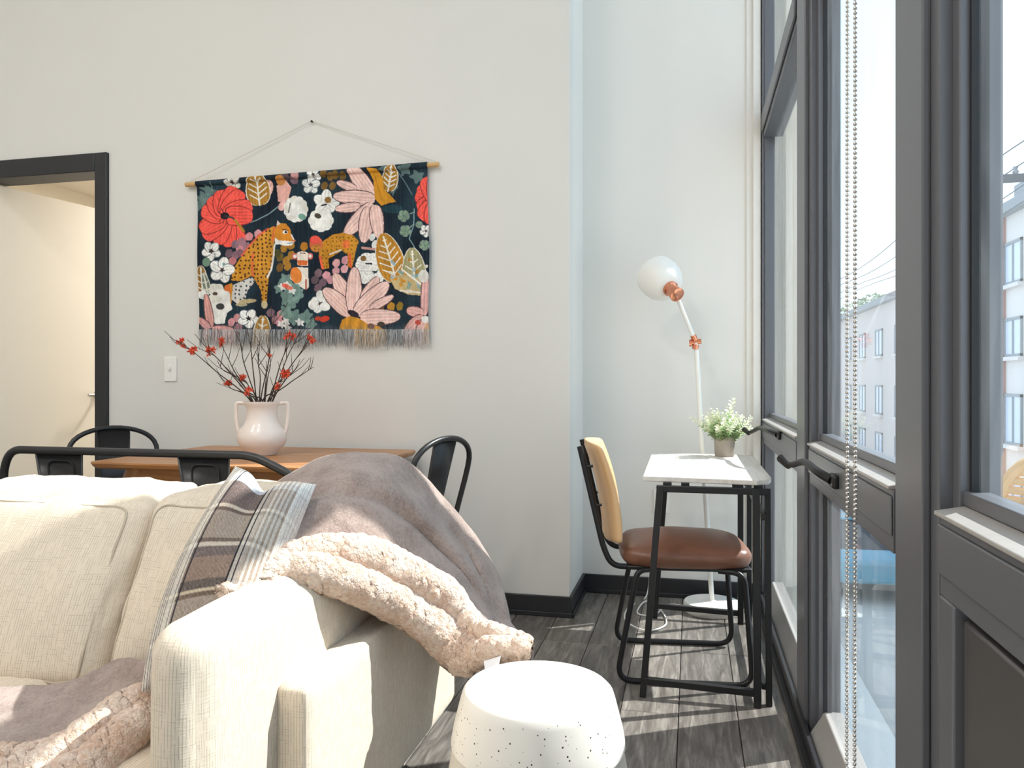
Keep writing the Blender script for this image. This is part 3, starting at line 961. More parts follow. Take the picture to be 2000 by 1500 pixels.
for (xa, xb) in ((LX + .12, -1.40), (-1.40, ARM_IN)):
    sc('seat_cushion', xa + .002, xb - .002, SY0, 1.84, .215, SEAT_H, .045, (0, .02, .02), 16, wr=.006)
# back cushions: slumped, leaning
def lean(v):
    t = (v.z - .36) / .43
    return Vector((v.x, v.y + .20 * t - .02 * math.sin(PI * max(0, min(1, t))), v.z))
def bc(xa, xb, seed, top=.80):
    c = Vector(((xa + xb) / 2, 1.575, (.36 + top) / 2))
    return cushion('back_cushion', (xb - xa, .27, top - .36), .055, M['linen'], sofa, (.012, .030, .016), 30,
                   lambda v: lean(v + c) - c, c - so, .010, 1.0, 10.0 + seed, seam=(.90, .0032))
bc(LX + .13, -1.305, 0, .79)
bc(-1.285, ARM_IN + .06, 1.7, .795)
# right arm: loose inner pad and lower outer panel
sc('arm_cushion', ARM_IN, ARM_OUT + .004, 1.115, 2.0, .20, .655, .05, (.012, .012, .012), 18, wr=.003)
sc('arm_panel', ARM_OUT + .006, SX1, 1.345, 2.30, .08, .482, .016, (.0, .0, .0), 12, wr=.0)
sc('arm_cushion', LX, LX + .125, 1.115, 2.0, .20, .655, .05, (.012, .012, .012), 14, wr=.003)
sc('arm_panel', LX - .085, LX - .002, 1.345, 2.12, .08, .482, .016, n=10)
# small maker's tab sewn into the joint of arm pad and panel
pt_ = Vector((ARM_OUT + .006, 1.66, .50))
MB().box(-.002, .006, -.011, .011, -.014, .016).build('fabric_tab', M['linen'], sofa, bevel=.002, loc=pt_ - so)
for (lx, ly) in ((-.83, 1.42), (-.83, 2.05), (LX + .05, 1.3), (LX + .05, 2.05)):
    MB().box(-.025, .025, -.025, .025, 0, .11).build('leg', M['black_trim'], sofa, bevel=.004, loc=Vector((lx, ly, 0)) - so)

# ================================================================ plaid pillow
pil = thing('plaid_pillow', 'taupe and cream plaid pillow leaning in the sofa corner', 'pillow', (-1.08, 1.42, .40))
po = Vector(pil.location)
TL, TR = W(460, 910, 1.80), W(618, 946, 1.82)
BL, BR = W(276, 1352, 1.45), W(475, 1345, 1.50)
NP = 150
s = np.linspace(0, 1, NP)
S, T = np.meshgrid(s, s)                     # S across, T down
def rows_to_linear(a):
    a = a / 255.0
    return np.where(a <= .04045, a / 12.92, ((a + .055) / 1.055) ** 2.4)
def plaid_cols(S, T):
    # warp (vertical) sequence
    base = np.zeros(S.shape + (3,)) + np.array((146, 132, 124.))
    def vstripe(a, b, c, k=1.0):
        m = (S >= a) & (S < b)
        base[m] = base[m] * (1 - k) + np.array(c) * k
    def hstripe(a, b, c, k=.6, sa=0.0, sb=1.0):
        m = (T >= a) & (T < b) & (S >= sa) & (S < sb)
        base[m] = base[m] * (1 - k) + np.array(c) * k
    hs = [(.00, .07, (232, 228, 220)), (.07, .12, (176, 178, 184)), (.12, .27, (110, 96, 92)), (.27, .29, (190, 176, 160)), (.29, .315, (104, 90, 82)),
          (.315, .45, (152, 138, 126)), (.45, .475, (108, 94, 86)), (.475, .49, (188, 176, 162)), (.49, .54, (112, 100, 96)), (.54, .64, (138, 118, 106)), (.64, .68, (100, 90, 84)),
          (.68, .695, (190, 174, 150)), (.695, .715, (112, 96, 84)), (.715, .82, (156, 142, 130)), (.82, .84, (104, 92, 84)), (.84, .86, (188, 174, 156)), (.86, .91, (112, 100, 94)), (.91, 1.01, (146, 128, 116))]
    for a, b, c in hs:
        hstripe(a, b, c, 1.0)
    bb_ = base.copy()
    vstripe(0, .15, (226, 220, 208), .72)
    for k in np.arange(.02, .15, .022):
        vstripe(k, k + .006, (86, 82, 82), .75)
    vstripe(.165, .176, (40, 40, 48), .9)
    vstripe(.51, .528, (34, 34, 40), .92)
    vstripe(.528, .565, (206, 200, 190), .6)
    vstripe(.565, .583, (34, 34, 40), .92)
    vstripe(.583, .86, (224, 216, 204), .45)
    for k in np.arange(.625, .86, .052):
        vstripe(k, k + .024, (150, 128, 106), .42)
        vstripe(k + .024, k + .05, (236, 232, 224), .4)
    vstripe(.86, 1.01, (236, 233, 226), .8)
    for a in (.90, .93, .96):
        vstripe(a, a + .008, (150, 148, 150), .5)
    # twill fleck
    rng = np.random.RandomState(4)
    fl = rng.normal(0, 7, S.shape) + 6 * np.sign(np.sin((S * 190 + np.abs(((T * 24) % 2) - 1) * 14)))
    return np.clip(base + fl[..., None], 0, 255)
n_ = (TR - TL).cross(BL - TL).normalized()
if n_.y > 0: n_ = -n_
def pil_pt(sv_, tv_, side):
    a, b = 2 * sv_ - 1, 2 * tv_ - 1
    # pull the sides in between the pointed corners
    pinch = .05
    a2 = a * (1 - pinch * (1 - b * b))
    b2 = b * (1 - pinch * (1 - a * a))
    if a < 0:   # plump outer side
        a2 = a * (1 + .34 * (1 - b * b) + .10 * b * (1 - b * b))
    if b < 0:   # chop dent in the top edge
        b2 += .12 * math.exp(-((a + .10) / .36) ** 2) * min(1, (-b) ** 1.6 * 1.05)
    s2, t2 = (a2 + 1) / 2, (b2 + 1) / 2
    p = TL.lerp(TR, s2).lerp(BL.lerp(BR, s2), t2)
    th = .115 * (max(0, (1 - a * a)) ** .55) * (max(0, (1 - b * b)) ** .55)
    dent = .022 * math.exp(-((a + .12) / .22) ** 2) * math.exp(-((b + .95) / .55) ** 2)
    wob = .006 * math.sin(5 * a + 3 * b) * (1 - b * b)
    return p + n_ * (side * th - dent * (1 if side > 0 else .6) + wob)
cl = plaid_cols(S, T)
rgba = np.concatenate([rows_to_linear(cl), np.ones(cl.shape[:2] + (1,))], axis=2)
grid_mesh('front_face', [[pil_pt(x_, y_, 1) for x_ in s] for y_ in s], M['plaid'], pil, origin=tuple(po), colors=rgba)
sb = np.linspace(0, 1, 50)
Sb, Tb = np.meshgrid(sb, sb)
cb_ = rows_to_linear(plaid_cols(Sb, Tb)); cb_ = np.concatenate([cb_, np.ones(cb_.shape[:2] + (1,))], axis=2)
grid_mesh('back_face', [[pil_pt(x_, y_, -1) for x_ in sb] for y_ in sb], M['plaid'], pil, origin=tuple(po), colors=cb_)

# ================================================================ throw blanket
thr = thing('throw_blanket', 'taupe plush throw with blush sherpa lining draped over the sofa corner', 'blanket', (-.85, 1.9, .6))
to = Vector(thr.location)
ridge = [(545, 945, 2.04), (612, 909, 2.05), (690, 897, 2.06), (760, 905, 2.08), (806, 938, 2.12), (852, 986, 2.15), (906, 1053, 2.17), (943, 1114, 2.15), (962, 1172, 2.10), (975, 1222, 2.02), (1003, 1254, 1.92)]
mid1 = [(520, 1010, 1.88), (585, 975, 1.87), (655, 955, 1.88), (735, 965, 1.92), (795, 990, 1.98), (848, 1035, 2.03), (900, 1090, 2.06), (935, 1145, 2.06), (955, 1188, 2.03), (968, 1228, 1.97), (1000, 1254, 1.89)]
mid2 = [(490, 1085, 1.69), (560, 1040, 1.745), (640, 1015, 1.80), (730, 1020, 1.86), (795, 1045, 1.92), (848, 1085, 1.96), (898, 1125, 1.99), (928, 1168, 1.99), (948, 1200, 1.97), (962, 1232, 1.93), (996, 1253, 1.87)]
hemt = [(452, 1158, 1.50), (530, 1100, 1.65), (620, 1069, 1.75), (715, 1062, 1.80), (790, 1092, 1.87), (855, 1127, 1.90), (892, 1157, 1.93), (913, 1190, 1.92), (934, 1215, 1.90), (956, 1235, 1.86), (992, 1252, 1.84)]
heml = [(440, 1178, 1.49), (520, 1134, 1.60), (600, 1130, 1.64), (690, 1165, 1.71), (770, 1207, 1.80), (830, 1250, 1.835), (868, 1288, 1.845), (898, 1308, 1.83), (932, 1302, 1.80), (962, 1288, 1.77), (1036, 1272, 1.745)]
rows = [[W(*q) for q in r] for r in (ridge, mid1, mid2, hemt)]
back1 = [p + Vector((.01, .07, -.02)) for p in rows[0]]
back2 = [p + Vector((.02, .15 if i < 6 else .10, -.18)) for i, p in enumerate(rows[0])]
back3 = [p + Vector((.03, .17 if i < 6 else .12, -.36 if i < 6 else -.30 * max(.15, (10 - i) / 5))) for i, p in enumerate(rows[0])]
net = [back3, back2, back1] + rows + [[p.lerp(q, .12) + Vector((0, .012, 0)) for p, q in zip(rows[3], [W(*q) for q in heml])]]
D = bicubic(net, 14, 12)
def fold(p, i, j):
    n1 = mnoise.noise(Vector((p.x * 5.5 + 2, p.y * 5.5, p.z * 5.5)))
    n2 = mnoise.noise(Vector((p.x * 15, p.y * 15 + 4, p.z * 15)))
    n3 = mnoise.noise(Vector((p.x * 60, p.y * 60, p.z * 60)))
    return p + Vector((.3, -.75, .55)) * (.020 * n1 + .008 * n2 + .0022 * n3)
# two long creases running from the ridge towards the hanging corner
def crease(p, px, py):
    return p
G = []
R_, C_ = len(D), len(D[0])
for i in range(R_):
    row = []
    for j in range(C_):
        p = fold(D[i][j], i, j)
        u_, v_ = j / (C_ - 1.0), i / (R_ - 1.0)
        c1 = math.exp(-((v_ - (.63 + .18 * (u_ - .4))) / .035) ** 2) * math.exp(-((u_ - .42) / .20) ** 2)
        c2 = math.exp(-((v_ - (.50 + .25 * (u_ - .6))) / .03) ** 2) * math.exp(-((u_ - .62) / .16) ** 2)
        c3 = math.exp(-((v_ - (.575 + .18 * (u_ - .4))) / .05) ** 2) * math.exp(-((u_ - .42) / .24) ** 2)
        p += Vector((.25, -.75, .6)) * (-.030 * c1 - .018 * c2 + .022 * c3)
        row.append(p)
    G.append(row)
f_ = grid_mesh('fleece_side', G, M['fleece'], thr, origin=tuple(to))
md = f_.modifiers.new('thick', 'SOLIDIFY'); md.thickness = .010; md.offset = -1

# folded-back sherpa border: two fat rolls with a crease between
def sherpa_strip(name, top, low, nu, nv, thick, dent_at=None):
    A = catmull([W(*q) for q in top], nu)
    B = catmull([W(*q) for q in low], nu)
    m = len(A)
    P = []
    for i in range(nv + 1):
        row = []
        for j in range(m):
            t_ = i / nv
            a, b = A[j], B[j]
            u_ = j / (m - 1.0)
            tan = (A[min(j + 1, m - 1)] - A[max(j - 1, 0)]).normalized()
            nn = tan.cross(b - a)
            if nn.length < 1e-6: nn = Vector((0, -1, .5))
            nn.normalize()
            if nn.y > 0: nn = -nn
            # section: wraps from behind the top edge over roll, crease, roll, and under
            tt = -.08 + 1.16 * t_
            sec = 0.0
            c_ = .50 + .05 * math.sin(7 * u_)
            if 0 <= tt <= 1:
                sec = thick * min(1, .25 + 9 * (1 - u_)) * (abs(math.sin(PI * min(1, tt / c_))) ** .55 if tt < c_ else abs(math.sin(PI * (tt - c_) / (1 - c_))) ** .55)
            else:
                sec = -.012
            if dent_at:
                sec -= .055 * math.exp(-((u_ - dent_at) / .035) ** 2) * math.exp(-((tt - c_) / .16) ** 2)
            p = a.lerp(b, max(-.02, min(1.02, tt))) + nn * sec
            k1 = mnoise.noise(p * 38.0); k2 = mnoise.noise(p * 95.0)
            p += nn * (.0055 * k1 + .0045 * k2) + Vector((0, 0, .002 * k2))
            row.append(p)
        P.append(row)
    o = grid_mesh(name, P, M['sherpa'], thr, origin=tuple(to))
    md = o.modifiers.new('thick', 'SOLIDIFY'); md.thickness = .014; md.offset = -1
    return o
hem_top = [(a, b - 6, c - .01) for a, b, c in hemt]
hem_top[-1] = (1033, 1256, 1.78)
sherpa_strip('sherpa_border', hem_top, heml, 26, 34, .030, .84)
# part lying on the seat and hanging off its front
seat_top = [(-130, 1350, 1.60), (0, 1349, 1.62), (110, 1343, 1.64), (185, 1318, 1.66), (238, 1296, 1.67), (300, 1300, 1.62)]
seat_mid = [(-130, 1400, 1.52), (0, 1400, 1.53), (90, 1398, 1.53), (165, 1375, 1.55), (230, 1345, 1.57), (300, 1335, 1.57)]
seat_low = [(-130, 1478, 1.385), (0, 1478, 1.385), (75, 1474, 1.39), (150, 1440, 1.42), (220, 1388, 1.49), (300, 1352, 1.54)]
und = [(a, b + 30, c + .02) for a, b, c in seat_low]
sn = [[W(*q) for q in r] for r in (seat_top, seat_mid, seat_low, und)]
SD = bicubic(sn, 16, 16)
SD = [[p + Vector((0, -.2, .9)) * (.008 * mnoise.noise(p * 11) + .0025 * mnoise.noise(p * 55)) for p in r] for r in SD]
f_ = grid_mesh('fleece_on_seat', SD, M['fleece'], thr, origin=tuple(to))
md = f_.modifiers.new('thick', 'SOLIDIFY'); md.thickness = .010; md.offset = -1
st = [(a, b - 8, c - .006) for a, b, c in seat_low]
sl = [(-130, 1570, 1.30), (0, 1570, 1.30), (80, 1560, 1.31), (170, 1530, 1.33), (240, 1470, 1.39), (300, 1405, 1.46)]
sherpa_strip('sherpa_border', st, sl, 22, 26, .024)
# care tag on the hanging corner
tg = [W(945, 1292, 1.755), W(978, 1282, 1.74), W(974, 1300, 1.725), W(947, 1308, 1.735)]
mtag = MB().add([p - to for p in tg] + [p - to + Vector((.0, .002, .0005)) for p in tg], [(0, 1, 2, 3), (7, 6, 5, 4), (0, 4, 5, 1), (1, 5, 6, 2), (2, 6, 7, 3), (3, 7, 4, 0)])
ctag = mtag.build('care_tag', M['tag'], thr, smooth=False)
ctag['label'] = 'small white care tag'

# ================================================================ ceramic stool
st_ = thing('garden_stool', 'white speckled ceramic drum stool beside the sofa arm', 'stool', (-.305, 1.54, 0))
MB().lathe([(0, .450), (.130, .450), (.146, .447), (.153, .440), (.158, .425), (.172, .37), (.1765, .345), (.177, .335)], 72).build('glazed_top', M['stool'], st_, angle=50)
MB().lathe([(.1745, .338), (.1735, .33), (.190, .24), (.193, .20), (.190, .14), (.176, .05), (.170, .0), (0, 0)], 72).build('drum', M['stool_low'], st_, angle=50)

# ================================================================ desk by the window
DH_ = .738
desk = thing('folding_desk', 'small white-topped folding desk with black metal legs by the window', 'desk', (.05, 3.16, 0))
do = Vector(desk.location)
cx_ = .045
top = [(-.165, 2.73), (.215, 2.70), (.258, 2.735), (.270, 2.80), (.270, 3.60), (.20, 3.63), (-.18, 3.62), (-.178, 3.58)]
MB().prism([(p[0] - do.x, p[1] - do.y) for p in top], 'z', DH_ - .018, DH_).build('tabletop', M['desk_top'], desk, bevel=.0025)
def bar(m, a, b, w=.022, h=.022):
    a, b = Vector(a) - do, Vector(b) - do
    d = (b - a).normalized()
    ref = Vector((0, 1, 0)) if abs(d.y) < .9 else Vector((0, 0, 1))
    s1 = d.cross(ref).normalized(); s2 = d.cross(s1).normalized()
    vs = []
    for p in (a, b):
        for (i, j) in ((-1, -1), (1, -1), (1, 1), (-1, 1)):
            vs.append(p + s1 * w / 2 * i + s2 * h / 2 * j)
    return m.add(vs, [(3, 2, 1, 0), (4, 5, 6, 7), (0, 1, 5, 4), (1, 2, 6, 5), (2, 3, 7, 6), (3, 0, 4, 7)])
for (yy, yt) in ((2.64, 2.70), (3.53, 3.53)):
    bar(MB(), (-.160, yy, 0), (-.105, yt, .708)).build('leg', M['black_metal'], desk, bevel=.002)
    bar(MB(), (.212, yy, 0), (.212, yt, .708), .024, .024).build('leg', M['black_metal'], desk, bevel=.002)
    bar(MB(), (.250, yy + .02, 0), (.250, yt + .02, .708), .020, .022).build('leg', M['black_metal'], desk, bevel=.002)
    bar(MB(), (-.157, yy + .004, .055), (.212, yy + .004, .045)).build('stretcher', M['black_metal'], desk, bevel=.002)
    bar(MB(), (-.117, yt, .700), (.255, yt, .700)).build('top_rail', M['black_metal'], desk, bevel=.002)
for yy in (2.72, 3.55):
    for xx in (-.08, -.02, .15, .22):
        MB().box(xx - do.x - .014, xx - do.x + .014, yy - do.y - .012, yy - do.y + .012, .709, DH_ - .017).build('bracket', M['black_metal'], desk, bevel=.001)
bar(MB(), (.236, 2.66, .62), (.236, 3.54, .62), .018, .018).build('long_rail', M['black_metal'], desk, bevel=.002)
bar(MB(), (.236, 2.66, .06), (.236, 3.54, .06), .018, .018).build('long_rail', M['black_metal'], desk, bevel=.002)

# ================================================================ desk chair
chd = thing('desk_chair', 'brown leather chair with maple back tucked under the small desk', 'chair', (-.045, 2.975, 0), math.radians(6.5))
def seat_dome(v):
    a, b = min(1, abs(v.x) / .2375), min(1, abs(v.y) / .2075)
    z = v.z * (1 - .42 * max(a, b) ** 5) if v.z > 0 else v.z
    return Vector((v.x * (1 - .10 * b ** 4), v.y * (1 - .13 * a ** 4), z))
cushion('seat', (.475, .415, .070), .033, M['leather'], chd, (.0, .0, .030), 20, seat_dome, (.012, 0, .445), wr=.002)
MB().box(-.20, .235, -.18, .18, .395, .410).build('seat_pan', M['black_metal'], chd, bevel=.004)
for sgn in (-1, 1):
    y = sgn * .215
    pth = fillet([(-.10, sgn * .17, .398), (-.165, y * .9, .398), (-.238, y, .012), (.232, y, .012), (.205, y * .92, .398), (.12, sgn * .17, .398)], .06, 7)
    MB().tube(pth, .0105, 10).build('leg_loop', M['black_metal'], chd)
    bp_ = fillet([(-.12, sgn * .16, .400), (-.255, sgn * .165, .405), (-.285, sgn * .165, .47), (-.37, sgn * .165, .835)], .045, 7)
    MB().tube(bp_, .0105, 10).build('back_post', M['black_metal'], chd)
    for zz, xx in ((.62, -.318), (.76, -.350)):
        MB().tube([(xx, sgn * .165, zz), (xx + .028, sgn * .165, zz + .004)], .005, 8).build('bolt', M['black_metal'], chd)
def shell(v):
    # bowed panel, leaning back
    z = v.z
    x_ = v.x + .055 * (v.y / .20) ** 2 - .21 * (z - .665) - .06 * (((z - .665) / .18) ** 2) * .35
    return Vector((x_, v.y, z))
cc = Vector((-.292, 0, .665))
cushion('backrest', (.026, .385, .35), .012, M['seat_wood'], chd, (.004, 0, .012), 16,
        lambda v: shell(v + Vector((0, 0, .665))) - Vector((0, 0, .665)), cc)

# ================================================================ floor lamp
lp0 = W(1391, 1192, 3.58); 
lamp = thing('floor_lamp', 'white floor lamp with copper joints in the alcove corner', 'lamp', (lp0.x, lp0.y, 0))
lo_ = Vector((lp0.x, lp0.y, 0))
MB().lathe([(0, 0), (.128, 0), (.131, .004), (.131, .038), (.126, .045), (.02, .048), (.014, .054), (0, .054)], 48).build('base', M['lamp_white'], lamp)
j1 = W(1359, 668, 3.56) - lo_
hd = W(1322, 580, 3.52) - lo_
MB().tube([(0, 0, .03), j1], .0115, 12).build('pole', M['lamp_white'], lamp)
MB().tube([j1, hd], .0095, 12).build('arm', M['lamp_white'], lamp)
jd = (hd - j1).normalized()
MB().tube([j1 - Vector((.025, 0, .004)), j1 + Vector((.025, 0, .004))], .012, 12).tube([j1 + Vector((-.003, 0, -.034)), j1 + Vector((0, 0, -.012))], .015, 12).tube([j1 + jd * .008, j1 + jd * .034], .014, 12).tube([j1 - Vector((.03, 0, .004)), j1 - Vector((.02, 0, .004))], .017, 12).build('joint', M['copper'], lamp)
ax_ = (W(1268, 528, 3.66) - W(1322, 578, 3.47)).normalized()
q = Vector((0, 0, 1)).rotation_difference(ax_)
sp_ = W(1324, 577, 3.48) - lo_
Mx = Matrix.Translation(sp_) @ q.to_matrix().to_4x4()
MB().lathe([(0, 0), (.028, 0), (.034, .004), (.034, .014), (.030, .018), (.030, .052), (.036, .058), (.036, .085), (0, .085)], 28).xf(Mx).build('socket', M['copper'], lamp)
prof = [(.034, .070), (.060, .078), (.082, .098), (.096, .128), (.101, .165), (.098, .205), (.095, .205), (.098, .165), (.093, .130), (.079, .102), (.058, .083), (.034, .076)]
MB().lathe(prof, 48).xf(Mx).build('shade', M['lamp_white'], lamp, angle=60)
cpts = [W(1345, 1178, 3.63), W(1305, 1172, 3.66), W(1278, 1200, 3.50), W(1245, 1195, 3.53), W(1262, 1170, 3.70), W(1292, 1190, 3.56), W(1300, 1218, 3.36), W(1262, 1230, 3.28), W(1222, 1212, 3.40), W(1228, 1185, 3.62), W(1262, 1160, 3.80)]
cpts = [Vector((p.x, p.y, .006)) - lo_ for p in cpts]
for k in (4, 8): cpts[k].z = .012
MB().tube(catmull(cpts + [W(1272, 1095, 3.80) - lo_, Vector((W(1285, 1000, 3.80) - lo_)) ], 8), .0035, 8).build('cord', M['cord_white'], lamp)

# ================================================================ plant on the desk
pp = W(1415, 884, 3.40)
plant = thing('potted_plant', 'small pale green sprig plant in a concrete pot on the desk', 'plant', (pp.x, pp.y, DH_))
MB().lathe([(0, 0), (.040, 0), (.042, .004), (.0455, .086), (.0455, .090), (.041, .090), (.040, .076), (0, .074)], 36).build('pot', M['concrete_pot'], plant)
MB().lathe([(0, .076), (.040, .076), (.036, .082), (0, .084)], 20).build('soil', M['twig'], plant)
rq = random.Random(5)
sprigs = []
for k in range(5):
    m = MB(); m2 = MB()
    L_ = .10 + .012 * k
    bend = rq.uniform(.0, .25)
    for i in range(34):
        t_ = i / 33.0
        c = Vector((bend * L_ * t_ * t_, 0, L_ * t_))
        a = i * 2.4
        rr = .027 * (1 - .5 * t_)
        d = Vector((math.cos(a), math.sin(a), .55)).normalized()
        tip = c + d * rr
        sd = d.cross(Vector((0, 0, 1))).normalized() * rr * .42
        md_ = c + d * rr * .55 + Vector((0, 0, .002))
        tgt = m2 if t_ > .62 else m
        tgt.add([c, md_ - sd, tip, md_ + sd], [(0, 1, 2, 3)])
    sprigs.append((m, m2))
meshes = []
for m, m2 in sprigs:
    me = bpy.data.meshes.new('sprig')
    me.from_pydata(m.v + m2.v, [], m.f + [tuple(i + len(m.v) for i in f) for f in m2.f])
    me.materials.append(M['leaf_pale']); me.materials.append(M['leaf_white'])
    for i_, pl in enumerate(me.polygons):
        pl.material_index = 0 if i_ < len(m.f) else 1
    meshes.append(me)
for k in range(64):
    o = bpy.data.objects.new('sprig', meshes[k % 5])
    a = k * 2.39996
    r_ = math.sqrt((k + .5) / 64)
    o.location = (.030 * r_ * math.cos(a), .030 * r_ * math.sin(a), .078)
    tilt = .95 * r_ + rq.uniform(-.12, .12)
    dv = Vector((math.cos(a) * math.sin(tilt), math.sin(a) * math.sin(tilt), math.cos(tilt)))
    o.rotation_mode = 'QUATERNION'
    o.rotation_quaternion = dv.to_track_quat('Z', 'Y')
    s_ = rq.uniform(.72, 1.05)
    if k == 2: s_ = 1.45
    o.scale = (s_, s_, s_)
    link(o, plant)

# ================================================================ dining table
tx0, tx1, ty0, ty1, TZ = -2.36, -1.25, 2.60, 3.425, .748
tab = thing('dining_table', 'warm oak dining table with splayed legs against the wall', 'table', ((tx0 + tx1) / 2, (ty0 + ty1) / 2, 0))
tw, th_ = (tx1 - tx0) / 2, (ty1 - ty0) / 2
outl = []
rc = .05
for (sx, sy, a0) in ((1, 1, 0), (-1, 1, 90), (-1, -1, 180), (1, -1, 270)):
    for k in range(7):
        a = math.radians(a0 + 15 * k)
        outl.append((sx * (tw - rc) + rc * math.cos(a), sy * (th_ - rc) + rc * math.sin(a)))
m = MB()
n = len(outl)
rings = [(.965, TZ - .026), (.985, TZ - .020), (1.0, TZ - .006), (.998, TZ)]
vs = []
for s_, z_ in rings:
    vs += [(x_ * s_, y_ * s_, z_) for x_, y_ in outl]
fs = [tuple(range(n - 1, -1, -1)), tuple(range(3 * n, 4 * n))]
for i in range(3):
    for k in range(n):
        l = (k + 1) % n
        fs.append((i * n + k, i * n + l, (i + 1) * n + l, (i + 1) * n + k))
m.add(vs, fs).build('tabletop', M['table_wood'], tab, angle=30)
ax0, ay0 = tw - .13, th_ - .12
for s_ in (-1, 1):
    MB().box(-ax0, ax0, s_ * ay0 - .011, s_ * ay0 + .011, TZ - .112, TZ - .026).build('apron', M['table_wood'], tab, bevel=.002)
    MB().box(s_ * ax0 - .011, s_ * ax0 + .011, -ay0 + .011, ay0 - .011, TZ - .112, TZ - .026).build('apron', M['table_wood'], tab, bevel=.002)
for sx in (-1, 1):
    for sy in (-1, 1):
        MB().tube([(sx * (ax0 - .01), sy * (ay0 - .01), TZ - .028), (sx * (ax0 + .02), sy * (ay0 + .005), TZ - .12), (sx * (ax0 + .09), sy * (ay0 + .03), 0)], [.042, .036, .017], 14).build('leg', M['table_wood'], tab)

# ================================================================ metal chairs and bench
def cafe_back(par, half, zs, zt, xb, lean_, splats, rad=.012, shoulder=.14, r_f=.11):
    """back at x=xb facing +x, spanning y -half..half"""
    def at(y, z): return Vector((xb - lean_ * (z - zs), y, z))
    pts = [at(-half, zs), at(-half * 1.02, zt - shoulder), at(-half * .74, zt), at(half * .74, zt), at(half * 1.02, zt - shoulder), at(half, zs)]
    return MB().tube(fillet(pts, r_f, 9), rad, 12), at

def make_cafe_chair(name, label, loc, rz):
    o = thing(name, label, 'chair', loc, rz, 'black metal cafe chairs')
    cushion('seat', (.37, .37, .022), .010, M['chair_black'], o, (0, 0, -.002), 8, None, (0, 0, .445))
    MB().box(-.17, .17, -.17, .17, .395, .436).build('seat_apron', M['chair_black'], o, bevel=.006)
    def at(y, z): return Vector((-.175 - .24 * (z - .44), y, z))
    zt, half = .845, .195
    pts = [at(-.165, .42), at(-half, .66), at(-half * .98, .77)]
    arcp = []
    for k in range(19):
        a = PI * k / 18
        arcp.append(at(-half * math.cos(a), .715 + (zt - .715) * math.sin(a) ** .75))
    path = [at(-.165, .42), at(-.18, .55), at(-.192, .66)] + arcp + [at(.192, .66), at(.18, .55), at(.165, .42)]
    MB().tube(path, .0115, 12).build('back_frame', M['chair_black'], o)
    # pressed splat with folded rims
    def splat_pt(y, z, off=0.0): return at(y, z) + Vector((off, 0, 0))
    m = MB()
    ws = [(.44, .050), (.62, .062), (.836, .075)]
    vs = []
    for z_, w_ in ws:
        for yy, off in ((-w_, .010), (-w_ + .004, .0), (w_ - .004, .0), (w_, .010)):
            vs.append(splat_pt(yy, z_, off))
    fs = []
    for i in range(2):
        for k in range(3):
            fs.append((i * 4 + k, i * 4 + k + 1, (i + 1) * 4 + k + 1, (i + 1) * 4 + k))
    sp = m.add(vs, fs).build('splat', M['chair_black'], o, angle=30)
    md = sp.modifiers.new('thick', 'SOLIDIFY'); md.thickness = .003
    for sx in (-1, 1):
        for sy in (-1, 1):
            MB().tube([(sx * .15, sy * .15, .43), (sx * .20, sy * .195, 0)], [.022, .013], 8).build('leg', M['chair_black'], o)
    MB().tube([(-.17, -.17, .20), (.17, .17, .20)], .006, 8).tube([(-.17, .17, .20), (.17, -.17, .20)], .006, 8).build('cross_brace', M['chair_black'], o)
    return o
make_cafe_chair('cafe_chair', 'black metal chair right of the dining table, seen side-on', (-1.20, 2.98, 0), math.radians(163))
make_cafe_chair('cafe_chair', 'black metal chair at the left end of the table, by the door', (-2.53, 3.035, 0), math.radians(-38))

bench = thing('metal_bench', 'long black metal bench with backrest between sofa and table', 'bench', (-1.94, 2.52, 0))
bo = Vector(bench.location)
def bat(x_, z_): return Vector((x_, -.08 - .10 * (z_ - .45), z_))
hw = .62
pth = fillet([bat(-hw + .02, .44), bat(-hw, .72), bat(-hw + .045, .812), bat(hw - .17, .812), bat(hw, .735), bat(hw - .0, .44)], .055, 9)
MB().tube(pth, .0150, 12).build('back_frame', M['chair_black'], bench)
for cxs in (-.35, .26):
    m = MB(); vs = []
    for z_, w_ in ((.44, .078), (.62, .088), (.805, .105)):
        for xx, off in ((-w_, -.010), (-w_ + .004, .0), (w_ - .004, .0), (w_, -.010)):
            vs.append(bat(cxs + xx, z_) + Vector((0, off, 0)))
    fs = []
    for i in range(2):
        for k in range(3):
            fs.append((i * 4 + k, i * 4 + k + 1, (i + 1) * 4 + k + 1, (i + 1) * 4 + k))
    sp = m.add(vs, fs).build('splat', M['chair_black'], bench, angle=30)
    md = sp.modifiers.new('thick', 'SOLIDIFY'); md.thickness = .003
    e = [bat(cxs - .055, .60), bat(cxs - .055, .775), bat(cxs + .055, .775), bat(cxs + .055, .60)]
    MB().tube([p + Vector((0, -.004, 0)) for p in fillet(e, .03, 6)], .0028, 6).build('embossed_line', M['chair_black'], sp)
cushion('seat', (2 * hw - .06, .27, .024), .010, M['chair_black'], bench, (0, 0, 0), 8, None, (0, .065, .448))
for sx in (-1, 1):
    for yy in (-.05, .18):
        MB().tube([(sx * (hw - .06), yy, .44), (sx * (hw - .02), yy + (.03 if yy > 0 else -.03), 0)], [.022, .013], 8).build('leg', M['chair_black'], bench)

